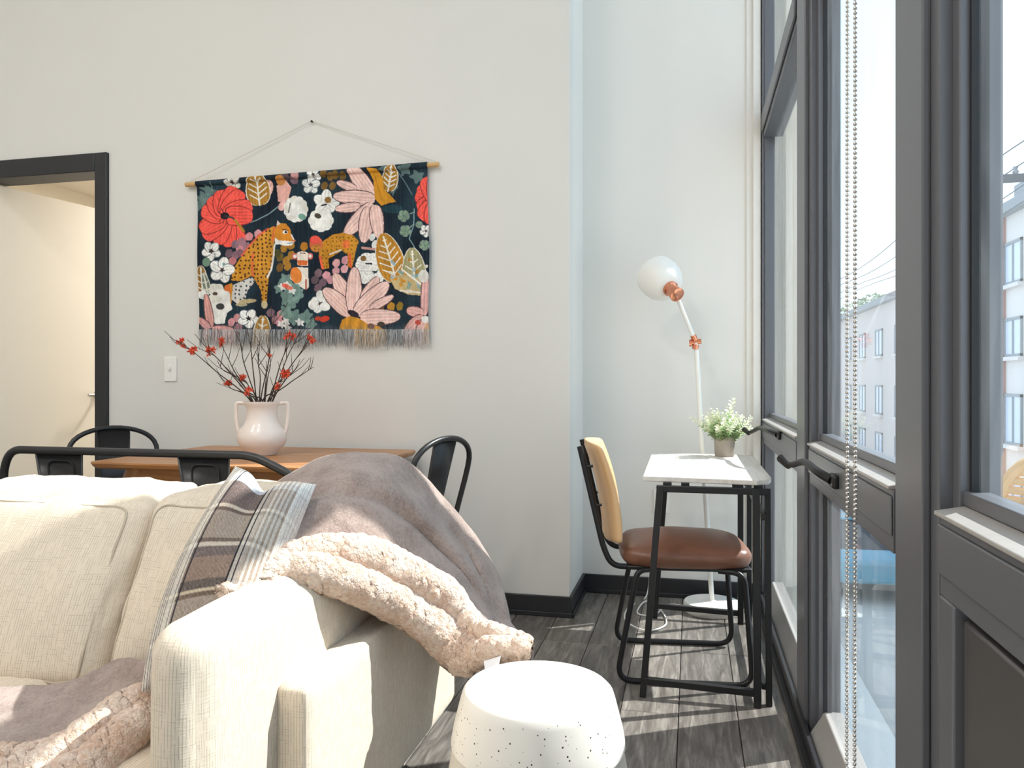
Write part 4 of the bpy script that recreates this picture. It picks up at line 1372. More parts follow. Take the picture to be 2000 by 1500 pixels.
# ================================================================ vase with twigs
vp = W(512, 884, 3.37)
vase = thing('two_handled_vase', 'cream ceramic two-handled vase on the dining table', 'vase', (vp.x, vp.y, TZ))
vprof = [(0, 0), (.058, 0), (.062, .004), (.066, .016), (.090, .035), (.104, .062), (.106, .085), (.096, .110), (.078, .132), (.066, .160), (.064, .190), (.070, .215), (.080, .228), (.080, .234), (.074, .234), (.064, .216), (.058, .19), (.06, .16), (.072, .13), (.09, .10), (.09, .06), (.05, .03), (0, .025)]
MB().lathe(vprof, 48).build('body', M['ceramic'], vase, angle=70)
cd = RGT
for s_ in (-1, 1):
    hp = [cd * (s_ * .072) + Vector((0, 0, .226)), cd * (s_ * .108) + Vector((0, 0, .228)), cd * (s_ * .114) + Vector((0, 0, .205)), cd * (s_ * .112) + Vector((0, 0, .15)), cd * (s_ * .104) + Vector((0, 0, .105)), cd * (s_ * .093) + Vector((0, 0, .085))]
    MB().tube(catmull(hp, 6), .0085, 10).build('handle', M['ceramic'], vase)
rq = random.Random(21)
# twigs: tip pixel, and blossoms where the photograph shows them
tw_ = [((352, 668), [(.97, 1), (.85, 1)]), ((380, 652), [(.72, 1)]), ((432, 672), [(1.0, 1)]), ((424, 704), []), ((470, 735), [(.97, 1)]), ((446, 752), [(1.0, 1)]),
       ((482, 640), []), ((505, 690), []), ((540, 610), []), ((527, 694), [(1.0, .6)]), ((566, 655), [(.98, 1)]), ((590, 640), []), ((606, 660), [(.96, 1)]), ((586, 702), []), ((560, 730), [(.97, 1.3)]), ((612, 717), []), ((545, 757), [(1., .8)]), ((480, 765), [(.95, .9)]), ((455, 640), []), ((520, 705), [])]
fl_mesh = None
def blossom_mesh():
    m = MB()
    r_ = random.Random(2)
    for k in range(9):
        a = k * 2.4
        el = r_.uniform(-.5, 1.1)
        d = Vector((math.cos(a) * math.cos(el), math.sin(a) * math.cos(el), math.sin(el)))
        c = d * .008
        sd = d.orthogonal().normalized() * .007
        up = d.cross(sd).normalized() * .004
        m.add([c * .2, c + sd + up, d * .022 + up * .5, c - sd + up, c - up], [(0, 1, 2), (0, 2, 3), (0, 4, 1), (0, 3, 4), (1, 4, 2), (3, 2, 4)])
    me = bpy.data.meshes.new('blossom'); me.from_pydata(m.v, [], m.f); me.materials.append(M['blossom'])
    return me
bl_me = blossom_mesh()
for k, ((tx, ty), bls) in enumerate(tw_):
    dd = 3.37 + rq.uniform(-.10, .10)
    tip = W(tx, ty, dd) - vp
    off = RGT * rq.uniform(-.035, .035) + FWD * rq.uniform(-.03, .03)
    hasb = len(bls) > 0
    special = {0: 'coral-blossomed twig leaning farthest left, towards the light switch', 4: 'short coral-blossomed twig low at the left of the vase mouth', 10: 'coral-blossomed twig rising highest right of centre in the vase',
               12: 'coral-blossomed twig leaning farthest right in the vase', 14: 'short twig with the largest coral blossom right of the vase centre', 15: 'bare thin twig arching farthest right out of the vase', 8: 'tallest bare twig at the centre of the vase', 3: 'bare twig leaning farthest left out of the vase'}
    gen = 'thin dark twig with coral blossoms among others in the cream vase' if hasb else 'bare thin dark twig among others in the cream vase'
    o = thing('twig', special.get(k, gen), 'twig', tuple(vp + Vector((0, 0, .03 - vp.z + TZ))), 0, 'blossoming twigs in the vase' if hasb else 'bare twigs in the vase')
    tip = W(tx, ty, dd) - Vector(o.location)
    base = off * .3 - Vector((tip.x, tip.y, 0)) * .06
    neck = off * .6 + Vector((tip.x, tip.y, 0)) * .16
    if neck.length > .042: neck = neck.normalized() * .042
    neck.z = .198
    mid = neck.lerp(tip, .5) + RGT * rq.uniform(-.012, .012) + Vector((0, 0, rq.uniform(0, .02)))
    pth = catmull([base, neck, mid, neck.lerp(tip, .78) + RGT * rq.uniform(-.012, .012), tip], 6)
    rr = [.0036 - .0024 * i / (len(pth) - 1) for i in range(len(pth))]
    m = MB().tube(pth, rr, 6)
    for q_ in range(3):
        i_ = rq.randint(len(pth) // 2, len(pth) - 3)
        b0 = pth[i_]
        dr = (pth[-1] - pth[i_]).normalized() + RGT * rq.uniform(-.8, .8) + FWD * rq.uniform(-.6, .6)
        m.tube([b0, b0 + dr * rq.uniform(.03, .06), b0 + dr * rq.uniform(.07, .09) + Vector((0, 0, .015))], [.0018, .0013, .0009], 5)
    m.build('stem', M['twig'], o)
    for f_t, s_ in bls:
        pt0 = pth[int(f_t * (len(pth) - 1))]
        for q_ in range(3):
            b = bpy.data.objects.new('blossom', bl_me)
            b.location = pt0 + RGT * rq.uniform(-.014, .014) * s_ + Vector((0, 0, rq.uniform(-.014, .016) * s_)) + FWD * rq.uniform(-.01, .01)
            b.rotation_euler = (rq.uniform(0, 6), rq.uniform(0, 6), rq.uniform(0, 6))
            b.scale = (s_ * rq.uniform(.7, 1.05),) * 3
            link(b, o)

# ================================================================ printed wall hanging
TY = YB - .022
def on_wall(px, py, y=TY):
    u = (px - 1000.0) / FPX
    d = y / (FWD.y + RGT.y * u)
    return W(px, py, d)
ctl, ctr = on_wall(384, 355), on_wall(836, 316)
cbl, cbr = on_wall(387, 648), on_wall(839, 648)
hang = thing('tapestry', 'dark floral tapestry with leopards hanging on the back wall', 'tapestry', ((ctl.x + ctr.x) / 2, TY, cbl.z))
ho = Vector(hang.location)
NX, NZ = 520, 340
ss, tt_ = np.meshgrid(np.linspace(0, 1, NX), np.linspace(0, 1, NZ))
def lerp2(a, b, c, d):
    return (a * (1 - ss) + b * ss) * (1 - tt_) + (c * (1 - ss) + d * ss) * tt_
PX = lerp2(ctl.x, ctr.x, cbl.x, cbr.x)
PZ = lerp2(ctl.z, ctr.z, cbl.z, cbr.z)
PY = TY + .006 * np.sin(ss * 23 + 1.5 * np.sin(tt_ * 3)) * tt_ ** .8 + .004 * np.sin(ss * 51 + 2) * tt_
ra, rb = on_wall(363, 361, TY), on_wall(857, 321, TY)
rodz = ra.z + (rb.z - ra.z) * (PX - ra.x) / (rb.x - ra.x)
dz_ = np.clip(np.abs(PZ - rodz) / .0145, 0, 1)
PY = PY - .0145 * np.sqrt(1 - dz_ ** 2) - .0015
PX = PX + .004 * np.sin(tt_ * 9) * (1 - 2 * ss)
# print coordinates (units of the enlarged photograph crop the design was read from)
dd_ = PX * FWD.x + TY * FWD.y
uu_ = (PX * RGT.x + TY * RGT.y) / dd_
ZX = (1000 + FPX * uu_ - 320) * 2.885
ZY = (HOR - FPX * (PZ - CAMH) / dd_ - 200) * 2.885
rng = np.random.RandomState(3)
img = np.zeros(ZX.shape + (3,)) + np.array((34, 48, 58.))
low = np.sin(ZX * .011 + 1.3) * np.sin(ZY * .009) + .6 * np.sin(ZX * .027 + ZY * .013)
img += low[..., None] * np.array((5, 9, 9.))
def put(mask, col, a=1.0, jit=0):
    c = np.array(col, dtype=float)
    if np.isscalar(a):
        img[mask] = img[mask] * (1 - a) + c * a
    else:
        img[:] = img * (1 - a[..., None]) + c * a[..., None]
def ell(cx, cy, rx, ry, col, rot=0, a=1.0, wob=0):
    c, s_ = math.cos(rot), math.sin(rot)
    x_, y_ = ZX - cx, ZY - cy
    p, q = (x_ * c + y_ * s_) / rx, (-x_ * s_ + y_ * c) / ry
    r = np.sqrt(p * p + q * q)
    if wob:
        r = r * (1 + wob * np.sin(np.arctan2(q, p) * 5 + cx))
    m = r < 1
    put(m, col, a)
    return m
def petal(x0, y0, x1, y1, w, col, line=None, sharp=1.0, stripe=None):
    dx, dy = x1 - x0, y1 - y0
    L_ = math.hypot(dx, dy)
    t = ((ZX - x0) * dx + (ZY - y0) * dy) / (L_ * L_)
    n = ((ZX - x0) * -dy + (ZY - y0) * dx) / L_
    tc = np.clip(t, 0, 1)
    prof = (np.sin(PI * tc ** .75) ** (.7 * sharp)) * w / 2
    ok = (t > 0) & (t < 1)
    if line is not None:
        put(ok & (np.abs(n) < prof + 5), line)
    m = ok & (np.abs(n) < prof)
    put(m, col)
    # brush streaks
    k = .06 * np.sin(n * .35 + x0) + .05 * np.sin(n * .9 + t * 5)
    img[m] *= (1 + k[m])[:, None]
    if stripe:
        put(m & (np.abs(n) < 2.2) & (t < .8), stripe, .6)
    return m
def poly(pts, col, a=1.0):
    x_, y_ = ZX, ZY
    ins = np.zeros(ZX.shape, dtype=bool)
    n = len(pts)
    for i in range(n):
        xa, ya = pts[i]; xb, yb = pts[(i + 1) % n]
        if ya == yb: continue
        c = ((ya > y_) != (yb > y_)) & (x_ < (xb - xa) * (y_ - ya) / (yb - ya) + xa)
        ins ^= c
    put(ins, col, a)
    return ins
def stroke(pts, w, col, a=1.0):
    m = np.zeros(ZX.shape, dtype=bool)
    for i in range(len(pts) - 1):
        xa, ya = pts[i]; xb, yb = pts[i + 1]
        dx, dy = xb - xa, yb - ya
        t = np.clip(((ZX - xa) * dx + (ZY - ya) * dy) / (dx * dx + dy * dy + 1e-9), 0, 1)
        m |= np.hypot(ZX - xa - t * dx, ZY - ya - t * dy) < w / 2
    put(m, col, a)
    return m
WH, CRE = (238, 236, 230), (226, 222, 210)
def flower(cx, cy, r, n=5, col=WH, rot=0, cc=(70, 60, 56), cr=.2, wd=.75):
    for k in range(n):
        a = rot + 2 * PI * k / n
        petal(cx + .1 * r * math.cos(a), cy + .1 * r * math.sin(a), cx + r * math.cos(a), cy + r * math.sin(a), r * wd, col, (120, 126, 130), .6)
    ell(cx, cy, r * cr, r * cr, cc, 0, 1, .3)
GRN, DGR = (142, 166, 150), (98, 124, 116)
PNK, PK2, MAU = (236, 198, 188), (224, 174, 162), (124, 98, 106)
GLD, OCH, RED = (206, 144, 52), (168, 122, 52), (246, 92, 80)
# faint foliage haze at the top corners and streaks
for (cx, cy, rx, ry) in ((230, 540, 40, 30), (260, 500, 50, 20), (210, 570, 25, 40), (1430, 420, 36, 30), (1360, 375, 30, 34), (1300, 480, 14, 40), (1255, 380, 34, 22)):
    ell(cx, cy, rx, ry, (112, 134, 128), .4, .75, .25)
stroke([(270, 450), (272, 500)], 5, GRN, .7)
stroke([(1320, 395), (1360, 450), (1400, 520)], 6, (110, 132, 134), .8)
ell(1290, 600, 60, 24, (44, 84, 92), 0, .5)
for (cx, cy) in ((905, 400), (940, 420), (970, 410), (1010, 415), (950, 470), (905, 470)):
    ell(cx, cy, 18, 24, (132, 98, 48), .3, .9)
for (cx, cy, c) in ((735, 440, MAU), (745, 410, (202, 150, 150)), (690, 420, (96, 80, 86))):
    ell(cx, cy, 24, 20, c, .5)
# ivy at the right
stroke([(1412, 600), (1410, 690), (1385, 770), (1405, 800), (1430, 850)], 5, (128, 160, 164))
stroke([(1410, 620), (1360, 640)], 5, GRN); stroke([(1405, 690), (1375, 720)], 5, GRN)
for (cx, cy, r) in ((1352, 640, 34), (1362, 725, 34), (1470, 805, 30), (1440, 690, 20)):
    flower(cx, cy, r, 5, (132, 160, 134), .3, DGR, .15, .8)
# white blossoms, upper
flower(392, 452, 46, 5, CRE, .6)
poly([(635, 470), (690, 440), (720, 480), (700, 560), (645, 560)], (226, 172, 160))
ell(660, 440, 26, 28, (196, 132, 70))
stroke([(440, 690), (520, 665), (590, 630), (660, 575)], 6, (126, 150, 150))
ell(672, 580, 22, 34, (226, 178, 172), .6)
petal(600, 440, 545, 570, 70, (218, 168, 158))
# ochre veined leaves at the top
def vleaf(x0, y0, x1, y1, w, col=OCH, n=5, vein=CRE):
    petal(x0, y0, x1, y1, w, col, CRE, .7)
    dx, dy = x1 - x0, y1 - y0
    L_ = math.hypot(dx, dy); nx, ny = -dy / L_, dx / L_
    stroke([(x0, y0), (x0 + dx * .93, y0 + dy * .93)], 9, vein)
    for k in range(n):
        t = .16 + .68 * k / (n - 1)
        bx, by = x0 + dx * t, y0 + dy * t
        hw_ = w * .40 * math.sin(PI * min(1, (t + .10)) ** .75) if t < .9 else 4
        for s_ in (-1, 1):
            ex, ey = bx - dx / L_ * -hw_ * .7 + nx * s_ * hw_, by - dy / L_ * -hw_ * .7 + ny * s_ * hw_
            stroke([(bx, by), (ex, ey)], 6.5, vein)
vleaf(540, 580, 520, 390, 130)
vleaf(1262, 500, 1290, 350, 84)
# red hibiscus left
def hibis(cx, cy, tips, w):
    for (tx, ty) in tips:
        petal(cx, cy, tx, ty, w, RED, (150, 52, 52), .42)
        for k in (-1, 0, 1):
            a = math.atan2(ty - cy, tx - cx) + k * .16
            stroke([(cx + 40 * math.cos(a), cy + 40 * math.sin(a)), (cx + 105 * math.cos(a), cy + 105 * math.sin(a))], 3, (206, 62, 60), .7)
hibis(345, 640, [(440, 800), (375, 815), (310, 800), (232, 770), (205, 720), (212, 610), (262, 535), (318, 495), (395, 475), (440, 500), (495, 575), (500, 640)], 104)
ell(345, 640, 26, 20, (30, 34, 44))
stroke([(345, 640), (390, 650), (425, 690)], 9, (52, 66, 66)); stroke([(405, 665), (450, 725)], 14, (178, 128, 52))
for a in (-2.6, -2, -1.4, 1.2, 1.8, 2.4):
    stroke([(345, 640), (345 + 46 * math.cos(a), 640 + 46 * math.sin(a))], 4, (60, 36, 44))
hibis(1540, 560, [(1440, 470), (1420, 520), (1430, 600), (1445, 655), (1470, 425), (1500, 690), (1525, 400)], 100)
# white peonies
for a in range(11):
    an = a * 2 * PI / 11
    ell(745 + 42 * math.cos(an), 602 + 48 * math.sin(an), 28, 25, WH if a % 2 else CRE, an)
ell(745, 600, 40, 44, WH); stroke([(715, 570), (705, 620)], 8, (120, 120, 118)); ell(780, 645, 22, 16, (120, 166, 150), .4)
flower(850, 410, 40, 4, WH, .5); flower(830, 465, 52, 5, (220, 220, 216), 1.0, (70, 70, 80))
for (tx, ty) in ((850, 530), (920, 490), (990, 560), (960, 610), (860, 620)):
    petal(912, 575, tx, ty, 62, WH, None, .6)
ell(925, 550, 18, 18, (150, 112, 62)); stroke([(890, 582), (915, 574)], 9, (40, 42, 46))
for a in range(8):
    an = a * 2 * PI / 8
    ell(885 + 40 * math.cos(an), 665 + 36 * math.sin(an), 32, 30, WH if a % 2 else (228, 226, 220))
ell(885, 668, 40, 40, WH); ell(868, 640, 20, 14, (78, 72, 62), .4)
# pale pink starburst, upper right
ctr_ = (1185, 555)
OUT = (98, 70, 72)
for (bx, by, tx, ty, w) in ((1175, 540, 1045, 345, 92), (1085, 490, 975, 448, 46), (1190, 545, 955, 528, 80), (1110, 585, 965, 602, 52), (1180, 575, 1020, 752, 84), (1160, 590, 1125, 790, 84), (1190, 580, 1215, 770, 72)):
    petal(bx, by, tx, ty, w, PNK, OUT, .6, PK2)
poly([(1148, 370), (1205, 378), (1232, 420), (1240, 490), (1275, 520), (1308, 560), (1262, 568), (1228, 582), (1190, 545), (1182, 440)], (204, 142, 44))
stroke([(1185, 400), (1205, 470), (1230, 550)], 7, (176, 116, 36), .7)
# mauve and ochre pebbles
for (cx, cy, c) in ((480, 756, (214, 140, 142)), (530, 740, (206, 150, 156)), (432, 826, (204, 138, 142)), (466, 812, (150, 110, 120)), (408, 862, (142, 108, 118)), (370, 852, (116, 92, 102)), (390, 896, (196, 124, 126)), (405, 800, (132, 104, 114)), (440, 785, (160, 116, 126)),
                   (430, 850, (132, 100, 110)), (972, 905, (236, 176, 176)), (1025, 890, (214, 152, 164)), (1020, 940, (224, 168, 174)), (970, 950, (216, 160, 166)), (915, 975, (220, 160, 168)), (940, 1000, (206, 150, 158)), (870, 962, MAU), (850, 1000, (106, 88, 94)), (895, 1015, (116, 94, 104)), (868, 1045, (120, 96, 104)),
                   (600, 1185, MAU), (625, 1225, (160, 118, 124)), (655, 1195, (214, 146, 150)), (650, 1240, (200, 140, 146)), (385, 1240, (220, 156, 160)), (425, 1270, (160, 112, 122)), (420, 1215, (196, 138, 140))):
    ell(cx, cy, 21, 24, c, .5, 1, .05)
for (cx, cy, c) in ((680, 822, OCH), (720, 806, OCH), (790, 812, (178, 120, 46)), (655, 872, (110, 92, 46)), (692, 894, OCH), (722, 862, OCH), (655, 930, (120, 88, 44)), (702, 925, OCH), (640, 850, (80, 80, 48)), (1278, 1150, (190, 138, 52)), (1328, 1148, (152, 124, 52)), (1220, 1160, (120, 84, 50))):
    ell(cx, cy, 20, 25, c, .3, 1, .05)
# leopards
def spots(mask, n, seed, col=(74, 46, 30), r=5.5):
    r_ = np.random.RandomState(seed)
    ys, xs = np.nonzero(mask)
    if len(xs) == 0: return
    for gx in np.arange(ZX[mask].min(), ZX[mask].max(), 24):
        for gy in np.arange(ZY[mask].min(), ZY[mask].max(), 24):
            cx, cy = gx + r_.uniform(-6, 6), gy + r_.uniform(-6, 6)
            put(mask & (((ZX - cx) / r) ** 2 + ((ZY - cy) / (r * 1.15)) ** 2 < 1), col, .9)
poly([(396, 1030), (492, 984), (512, 1006), (470, 1060), (462, 1100), (420, 1135), (385, 1110)], (206, 202, 196))
poly([(345, 1035), (390, 1018), (398, 1070), (382, 1150), (355, 1130), (338, 1085)], GLD)
ell(362, 1060, 20, 34, (226, 110, 60), 0, .8)
bm_ = poly([(588, 712), (622, 696), (640, 720), (622, 790), (626, 850), (612, 930), (592, 985), (584, 1050), (578, 1130), (552, 1132), (548, 1062), (512, 1002), (492, 976), (430, 1010), (384, 1004), (392, 950), (430, 880), (478, 810), (528, 752)], GLD)
stroke([(588, 712), (530, 752), (480, 808), (440, 862)], 12, (228, 96, 74), .75)
stroke([(500, 850), (496, 920), (500, 975)], 12, (232, 96, 72), .75)
stroke([(622, 705), (612, 780)], 9, (230, 88, 70), .7)
spots(bm_, 0, 1)
hd_ = poly([(632, 700), (652, 680), (690, 684), (714, 712), (722, 748), (742, 778), (730, 800), (700, 802), (668, 792), (640, 800), (622, 770), (620, 730)], (214, 138, 48))
poly([(626, 760), (648, 778), (700, 782), (738, 786), (724, 806), (690, 810), (650, 800), (626, 800)], (240, 236, 230))
stroke([(722, 748), (738, 780)], 8, (226, 216, 206))
stroke([(624, 800), (618, 870), (606, 940), (584, 985)], 10, (232, 226, 216))
poly([(636, 696), (640, 664), (660, 684)], (222, 200, 190)); ell(686, 732, 15, 10, (240, 236, 228)); ell(690, 732, 8, 7, (40, 36, 36)); stroke([(670, 716), (705, 722)], 5, (90, 54, 40))
stroke([(700, 795), (730, 792)], 5, (110, 130, 146)); ell(738, 780, 8, 6, (196, 120, 100))
m_ = poly([(396, 1030), (492, 984), (512, 1006), (470, 1060), (462, 1100), (420, 1135), (385, 1110)], (212, 208, 202)); spots(m_, 0, 5, (60, 60, 66), 5)
ell(566, 1140, 17, 22, (206, 190, 150), 0, .9); ell(470, 1120, 50, 12, (214, 190, 140), -.1, .8); ell(440, 1140, 30, 10, (206, 186, 146), 0, .8)
# seated cub
poly([(742, 930), (812, 930), (816, 1040), (800, 1056), (752, 1030), (712, 990), (720, 955)], (238, 228, 214))
ell(748, 975, 30, 46, (224, 132, 62), -.2); stroke([(800, 1000), (800, 1050)], 10, (186, 110, 90))
ell(742, 868, 16, 18, (214, 110, 100)); ell(824, 866, 16, 18, (214, 110, 100)); ell(742, 868, 9, 10, WH); ell(824, 866, 9, 10, WH)
poly([(752, 856), (812, 856), (812, 920), (756, 920)], (240, 228, 212)); poly([(752, 890), (812, 890), (806, 918), (760, 918)], (222, 112, 58)); ell(782, 856, 32, 16, (238, 222, 206)); stroke([(772, 850), (796, 850)], 6, (80, 50, 60))
# standing cub
bm_ = poly([(900, 780), (950, 745), (1010, 735), (1070, 750), (1100, 785), (1085, 830), (1072, 900), (1062, 935), (1038, 925), (1040, 860), (1005, 835), (960, 862), (925, 880), (930, 935), (890, 938), (872, 860), (880, 810)], (202, 140, 48))
spots(bm_, 0, 8, (120, 84, 34), 4.5)
ell(858, 800, 38, 44, (214, 112, 72)); ell(852, 775, 30, 24, (232, 92, 78)); ell(846, 812, 7, 7, (120, 80, 40)); ell(866, 812, 7, 7, (120, 80, 40)); spots(ell(858, 822, 30, 18, (208, 140, 62)), 0, 3, (110, 80, 40), 4)
stroke([(935, 855), (1000, 832)], 8, (230, 222, 208)); stroke([(880, 870), (895, 935)], 14, (232, 104, 72)); stroke([(1050, 860), (1056, 925)], 14, (228, 100, 66)); ell(1030, 800, 22, 24, (228, 104, 70), 0, .7)
# white ghost flowers centre right
for (cx, cy, r) in ((1175, 760, 22), (1190, 800, 24)):
    ell(cx, cy, r * .7, r, (232, 232, 228), .4)
stroke([(1120, 820), (1190, 828)], 14, (200, 150, 140))
for (tx, ty) in ((1085, 930), (1130, 850), (1210, 860), (1215, 930), (1150, 960), (1090, 890)):
    petal(1150, 905, tx, ty, 70, WH, None, .5)
ell(1125, 880, 16, 16, (140, 104, 60)); stroke([(1140, 908), (1172, 910)], 9, (46, 50, 58))
for (tx, ty) in ((1100, 960), (1120, 1020), (1180, 1010), (1170, 960)):
    petal(1145, 960, tx, ty, 60, (236, 234, 228), None, .5)
for (tx, ty) in ((1255, 955), (1240, 990), (1215, 1050), (1200, 960)):
    petal(1205, 975, tx, ty, 50, WH, None, .5)
# large ochre leaf fan at right
vleaf(1310, 1010, 1232, 738, 150, (192, 136, 54), 6, (240, 232, 216))
vleaf(1420, 1080, 1400, 820, 130, (164, 158, 118), 5, (238, 230, 214))
poly([(1270, 990), (1360, 960), (1490, 1000), (1470, 1090), (1380, 1084), (1300, 1050)], (200, 178, 130))
for k in range(26):
    cx, cy = rng.uniform(1290, 1480), rng.uniform(880, 1080)
    petal(cx, cy, cx + rng.uniform(-40, 40), cy + rng.uniform(-36, 10), 18, [(204, 144, 56), (140, 166, 156), (240, 232, 214), (182, 132, 60), (168, 186, 190)][k % 5], None, .6)
stroke([(1340, 940), (1470, 1040)], 10, (240, 234, 220)); stroke([(1330, 1060), (1470, 1075)], 9, (238, 230, 214))
# white flowers left side
flower(268, 838, 56, 5, WH, .4, (66, 52, 52), .22)
flower(330, 945, 74, 5, WH, 1.2, (70, 60, 60), .16, .8)
ell(240, 900, 24, 26, (112, 140, 120), .2); ell(340, 912, 9, 9, (126, 166, 166))
vleaf(215, 1080, 205, 920, 70, (150, 110, 56), 4); vleaf(250, 1080, 222, 960, 40, (120, 130, 112), 3)
for (cx, cy, r) in ((300, 1060, 46), (330, 1100, 52), (285, 1120, 46), (310, 1170, 52), (350, 1150, 40), (220, 1085, 30), (310, 1215, 40)):
    ell(cx, cy, r, r * .85, WH if r != 46 else CRE, .3, 1, .08)
ell(318, 1150, 24, 18, (70, 70, 70)); ell(290, 1078, 14, 10, (90, 70, 60))
petal(265, 1270, 235, 1080, 44, (222, 162, 152), OUT, .6); petal(258, 1275, 190, 1215, 40, (226, 166, 164), OUT, .6)
petal(270, 1280, 410, 1290, 52, (226, 160, 156), OUT, .6); petal(250, 1290, 185, 1390, 60, (226, 170, 162), OUT, .6)
flower(478, 1218, 56, 5, WH, .2, (50, 46, 48), .2, .8); flower(882, 1135, 56, 4, WH, .5, (80, 66, 60), .2, .85); ell(880, 1085, 22, 26, (224, 222, 216)); ell(905, 1150, 26, 24, WH); ell(840, 1140, 26, 28, WH)
vleaf(545, 1370, 560, 1200, 90, (172, 128, 62), 4, CRE)
for (cx, cy, rx, ry) in ((700, 1090, 34, 50), (720, 1130, 30, 44), (690, 1185, 40, 34), (735, 1210, 38, 40), (760, 1090, 22, 40), (690, 1000, 34, 30), (650, 1045, 24, 30), (800, 1210, 30, 40), (830, 1250, 30, 30), (740, 1040, 40, 20)):
    ell(cx, cy, rx, ry, (128, 156, 146), .5, .85, .2)
for (cx, cy) in ((670, 1040), (700, 1030), (725, 1060), (660, 1250), (700, 1270), (770, 1240), (690, 1235)):
    ell(cx, cy, 22, 16, WH, .6, .9, .25)
ell(690, 1035, 24, 12, (230, 104, 84), .3); ell(715, 1048, 18, 10, (236, 130, 110)); ell(905, 1220, 26, 16, (212, 70, 50), -.3); ell(870, 1218, 18, 12, (196, 70, 50))
# lower lotus
for (bx, by, tx, ty, w) in ((1075, 1190, 960, 965, 96), (1060, 1195, 900, 1050, 92), (1070, 1185, 1078, 930, 82), (1120, 1120, 1210, 985, 62), (1085, 1195, 1262, 1015, 92), (1165, 1165, 1290, 1088, 42), (1110, 1215, 1330, 1205, 88)):
    petal(bx, by, tx, ty, w, PNK, OUT, .6, PK2)
ell(1070, 1190, 34, 16, (52, 44, 52), .4)
mk = poly([(984, 1275), (1004, 1225), (1050, 1204), (1100, 1216), (1150, 1248), (1215, 1262), (1262, 1296), (1200, 1316), (1090, 1296)], (204, 142, 50)); img[mk] *= (1 + .08 * np.sin(ZX[mk] * .1 + ZY[mk] * .03))[:, None]
ell(1170, 1262, 22, 16, (110, 84, 74), .2); ell(1225, 1250, 20, 14, (74, 66, 56))
# right lower corner: pink fronds and a little face of petals
petal(1470, 1200, 1478, 960, 44, (222, 172, 168), OUT, .5); petal(1460, 1190, 1370, 1170, 56, (230, 178, 170), OUT, .5); petal(1470, 1210, 1350, 1330, 86, (226, 176, 168), OUT, .6); petal(1480, 1220, 1420, 1360, 60, (226, 180, 172), OUT, .6)
ell(1432, 1240, 16, 14, (196, 80, 70)); ell(1480, 1225, 28, 20, (228, 226, 222), .3); ell(1490, 1300, 22, 60, (214, 168, 128)); flower(1478, 725, 36, 5, WH, .3); ell(1465, 980, 30, 36, (230, 228, 220), 0, .9)
# frayed weave: colours thin out to bare grey threads towards the fringe, and faded bands
strk = np.repeat(rng.normal(0, 1, (1, NX)), NZ, axis=0)
strk = (strk + np.roll(strk, 1, 1) * .5)
fade = np.clip((ZY - (1255 + 16 * strk)) / 80.0, 0, 1) ** .9
thr_col = np.array((166, 166, 168.)) + strk[..., None] * np.array((30, 30, 30.))
img = img * (1 - .82 * fade[..., None]) + np.clip(thr_col, 70, 225) * .82 * fade[..., None]
img += strk[..., None] * 3.0
# painterly mottling of the print
mot = np.zeros(ZX.shape)
for fx_, fy_, am in ((.021, .017, 1.0), (.05, .043, .8), (.11, .09, .7), (.23, .19, .5)):
    ph = rng.uniform(0, 6, 4)
    mot += am * np.sin(ZX * fx_ + ph[0] + 1.7 * np.sin(ZY * fy_ * .7 + ph[1])) * np.sin(ZY * fy_ + ph[2] + 1.5 * np.sin(ZX * fx_ * .8 + ph[3]))
img *= (1 + .045 * mot)[..., None]
img = np.clip(img, 0, 255)
lin = rows_to_linear(img)
colr = np.concatenate([lin, np.ones(lin.shape[:2] + (1,))], axis=2)
P3 = np.stack([PX, PY, PZ], axis=2)
cl_ = grid_mesh('printed_cloth', P3.tolist(), M['print'], hang, origin=tuple(ho), colors=colr)
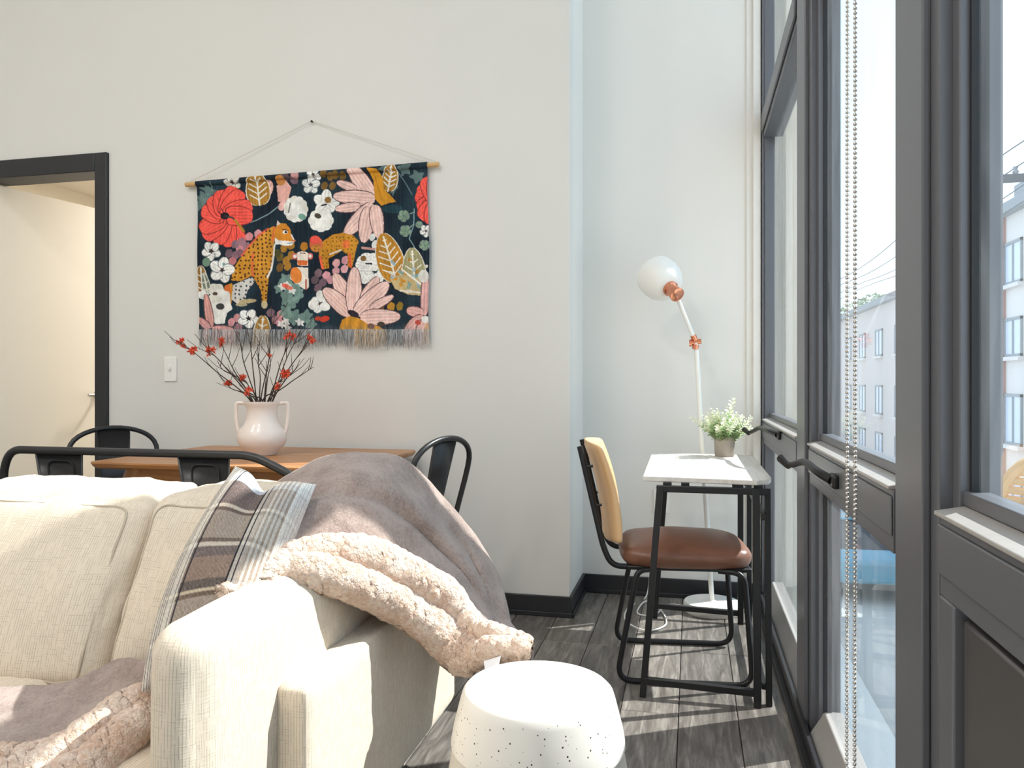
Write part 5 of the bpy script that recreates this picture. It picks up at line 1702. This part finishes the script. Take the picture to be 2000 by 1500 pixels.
# fringe of loose threads
fm, fc = [], []
ff = []
rf = random.Random(9)
for k in range(900):
    s_ = rf.random()
    i_ = min(NX - 1, int(s_ * (NX - 1)))
    x0, y0, z0 = PX[-1, i_], PY[-1, i_], PZ[-1, i_]
    L_ = rf.uniform(.035, .075) + (.02 if rf.random() < .1 else 0)
    wd = rf.uniform(.0011, .0026)
    dx = rf.uniform(-.006, .006); dy = rf.uniform(-.004, .003)
    base = lin[-1, i_] * rf.uniform(.55, 1.25)
    g = rf.choice([.16, .34, .48, .62, .74])
    c2 = base * .45 + np.array((g, g, g)) * .55
    n0 = len(fm)
    for q_, t_ in enumerate((0, .35, .7, 1.0)):
        w_ = wd * (1 - .5 * t_)
        xx = x0 + dx * t_ + .002 * math.sin(9 * t_ + k)
        fm += [(xx - w_, y0 + dy * t_ - .001, z0 + .012 - (L_ + .012) * t_), (xx + w_, y0 + dy * t_ - .001, z0 + .012 - (L_ + .012) * t_)]
        fc += [(*np.clip(c2, 0, 1), 1)] * 2
        if q_: ff.append((n0 + q_ * 2 - 2, n0 + q_ * 2 - 1, n0 + q_ * 2 + 1, n0 + q_ * 2))
me = bpy.data.meshes.new('fringe')
me.from_pydata([(p[0] - ho.x, p[1] - ho.y, p[2] - ho.z) for p in fm], [], ff)
ca = me.color_attributes.new('Col', 'FLOAT_COLOR', 'POINT'); ca.data.foreach_set('color', np.array(fc, dtype=np.float32).ravel())
me.materials.append(M['print'])
fo = link(bpy.data.objects.new('fringe', me), hang); fo['kind'] = 'stuff'
ra, rb = on_wall(363, 361, TY), on_wall(857, 321, TY)
MB().tube([ra - ho, rb - ho], .0115, 14).build('rod', M['wood_rod'], hang)
nl = on_wall(610, 238, YB - .006)
nail = MB().lathe([(0, 0), (.0025, 0), (.0025, .012), (.006, .012), (.006, .015), (0, .015)], 12).xf(Matrix.Translation(nl - ho + Vector((0, .006, 0))) @ Matrix.Rotation(PI / 2, 4, 'X')).build('nail', M['black_metal'], hang)
cr_ = MB()
e0, e1 = ra - ho + Vector((.025, -.004, .012)), rb - ho + Vector((-.012, -.004, .012))
cr_.tube([e0, nl - ho + Vector((0, -.006, .003)), e1], .0016, 6).build('hanging_cord', M['string'], hang)
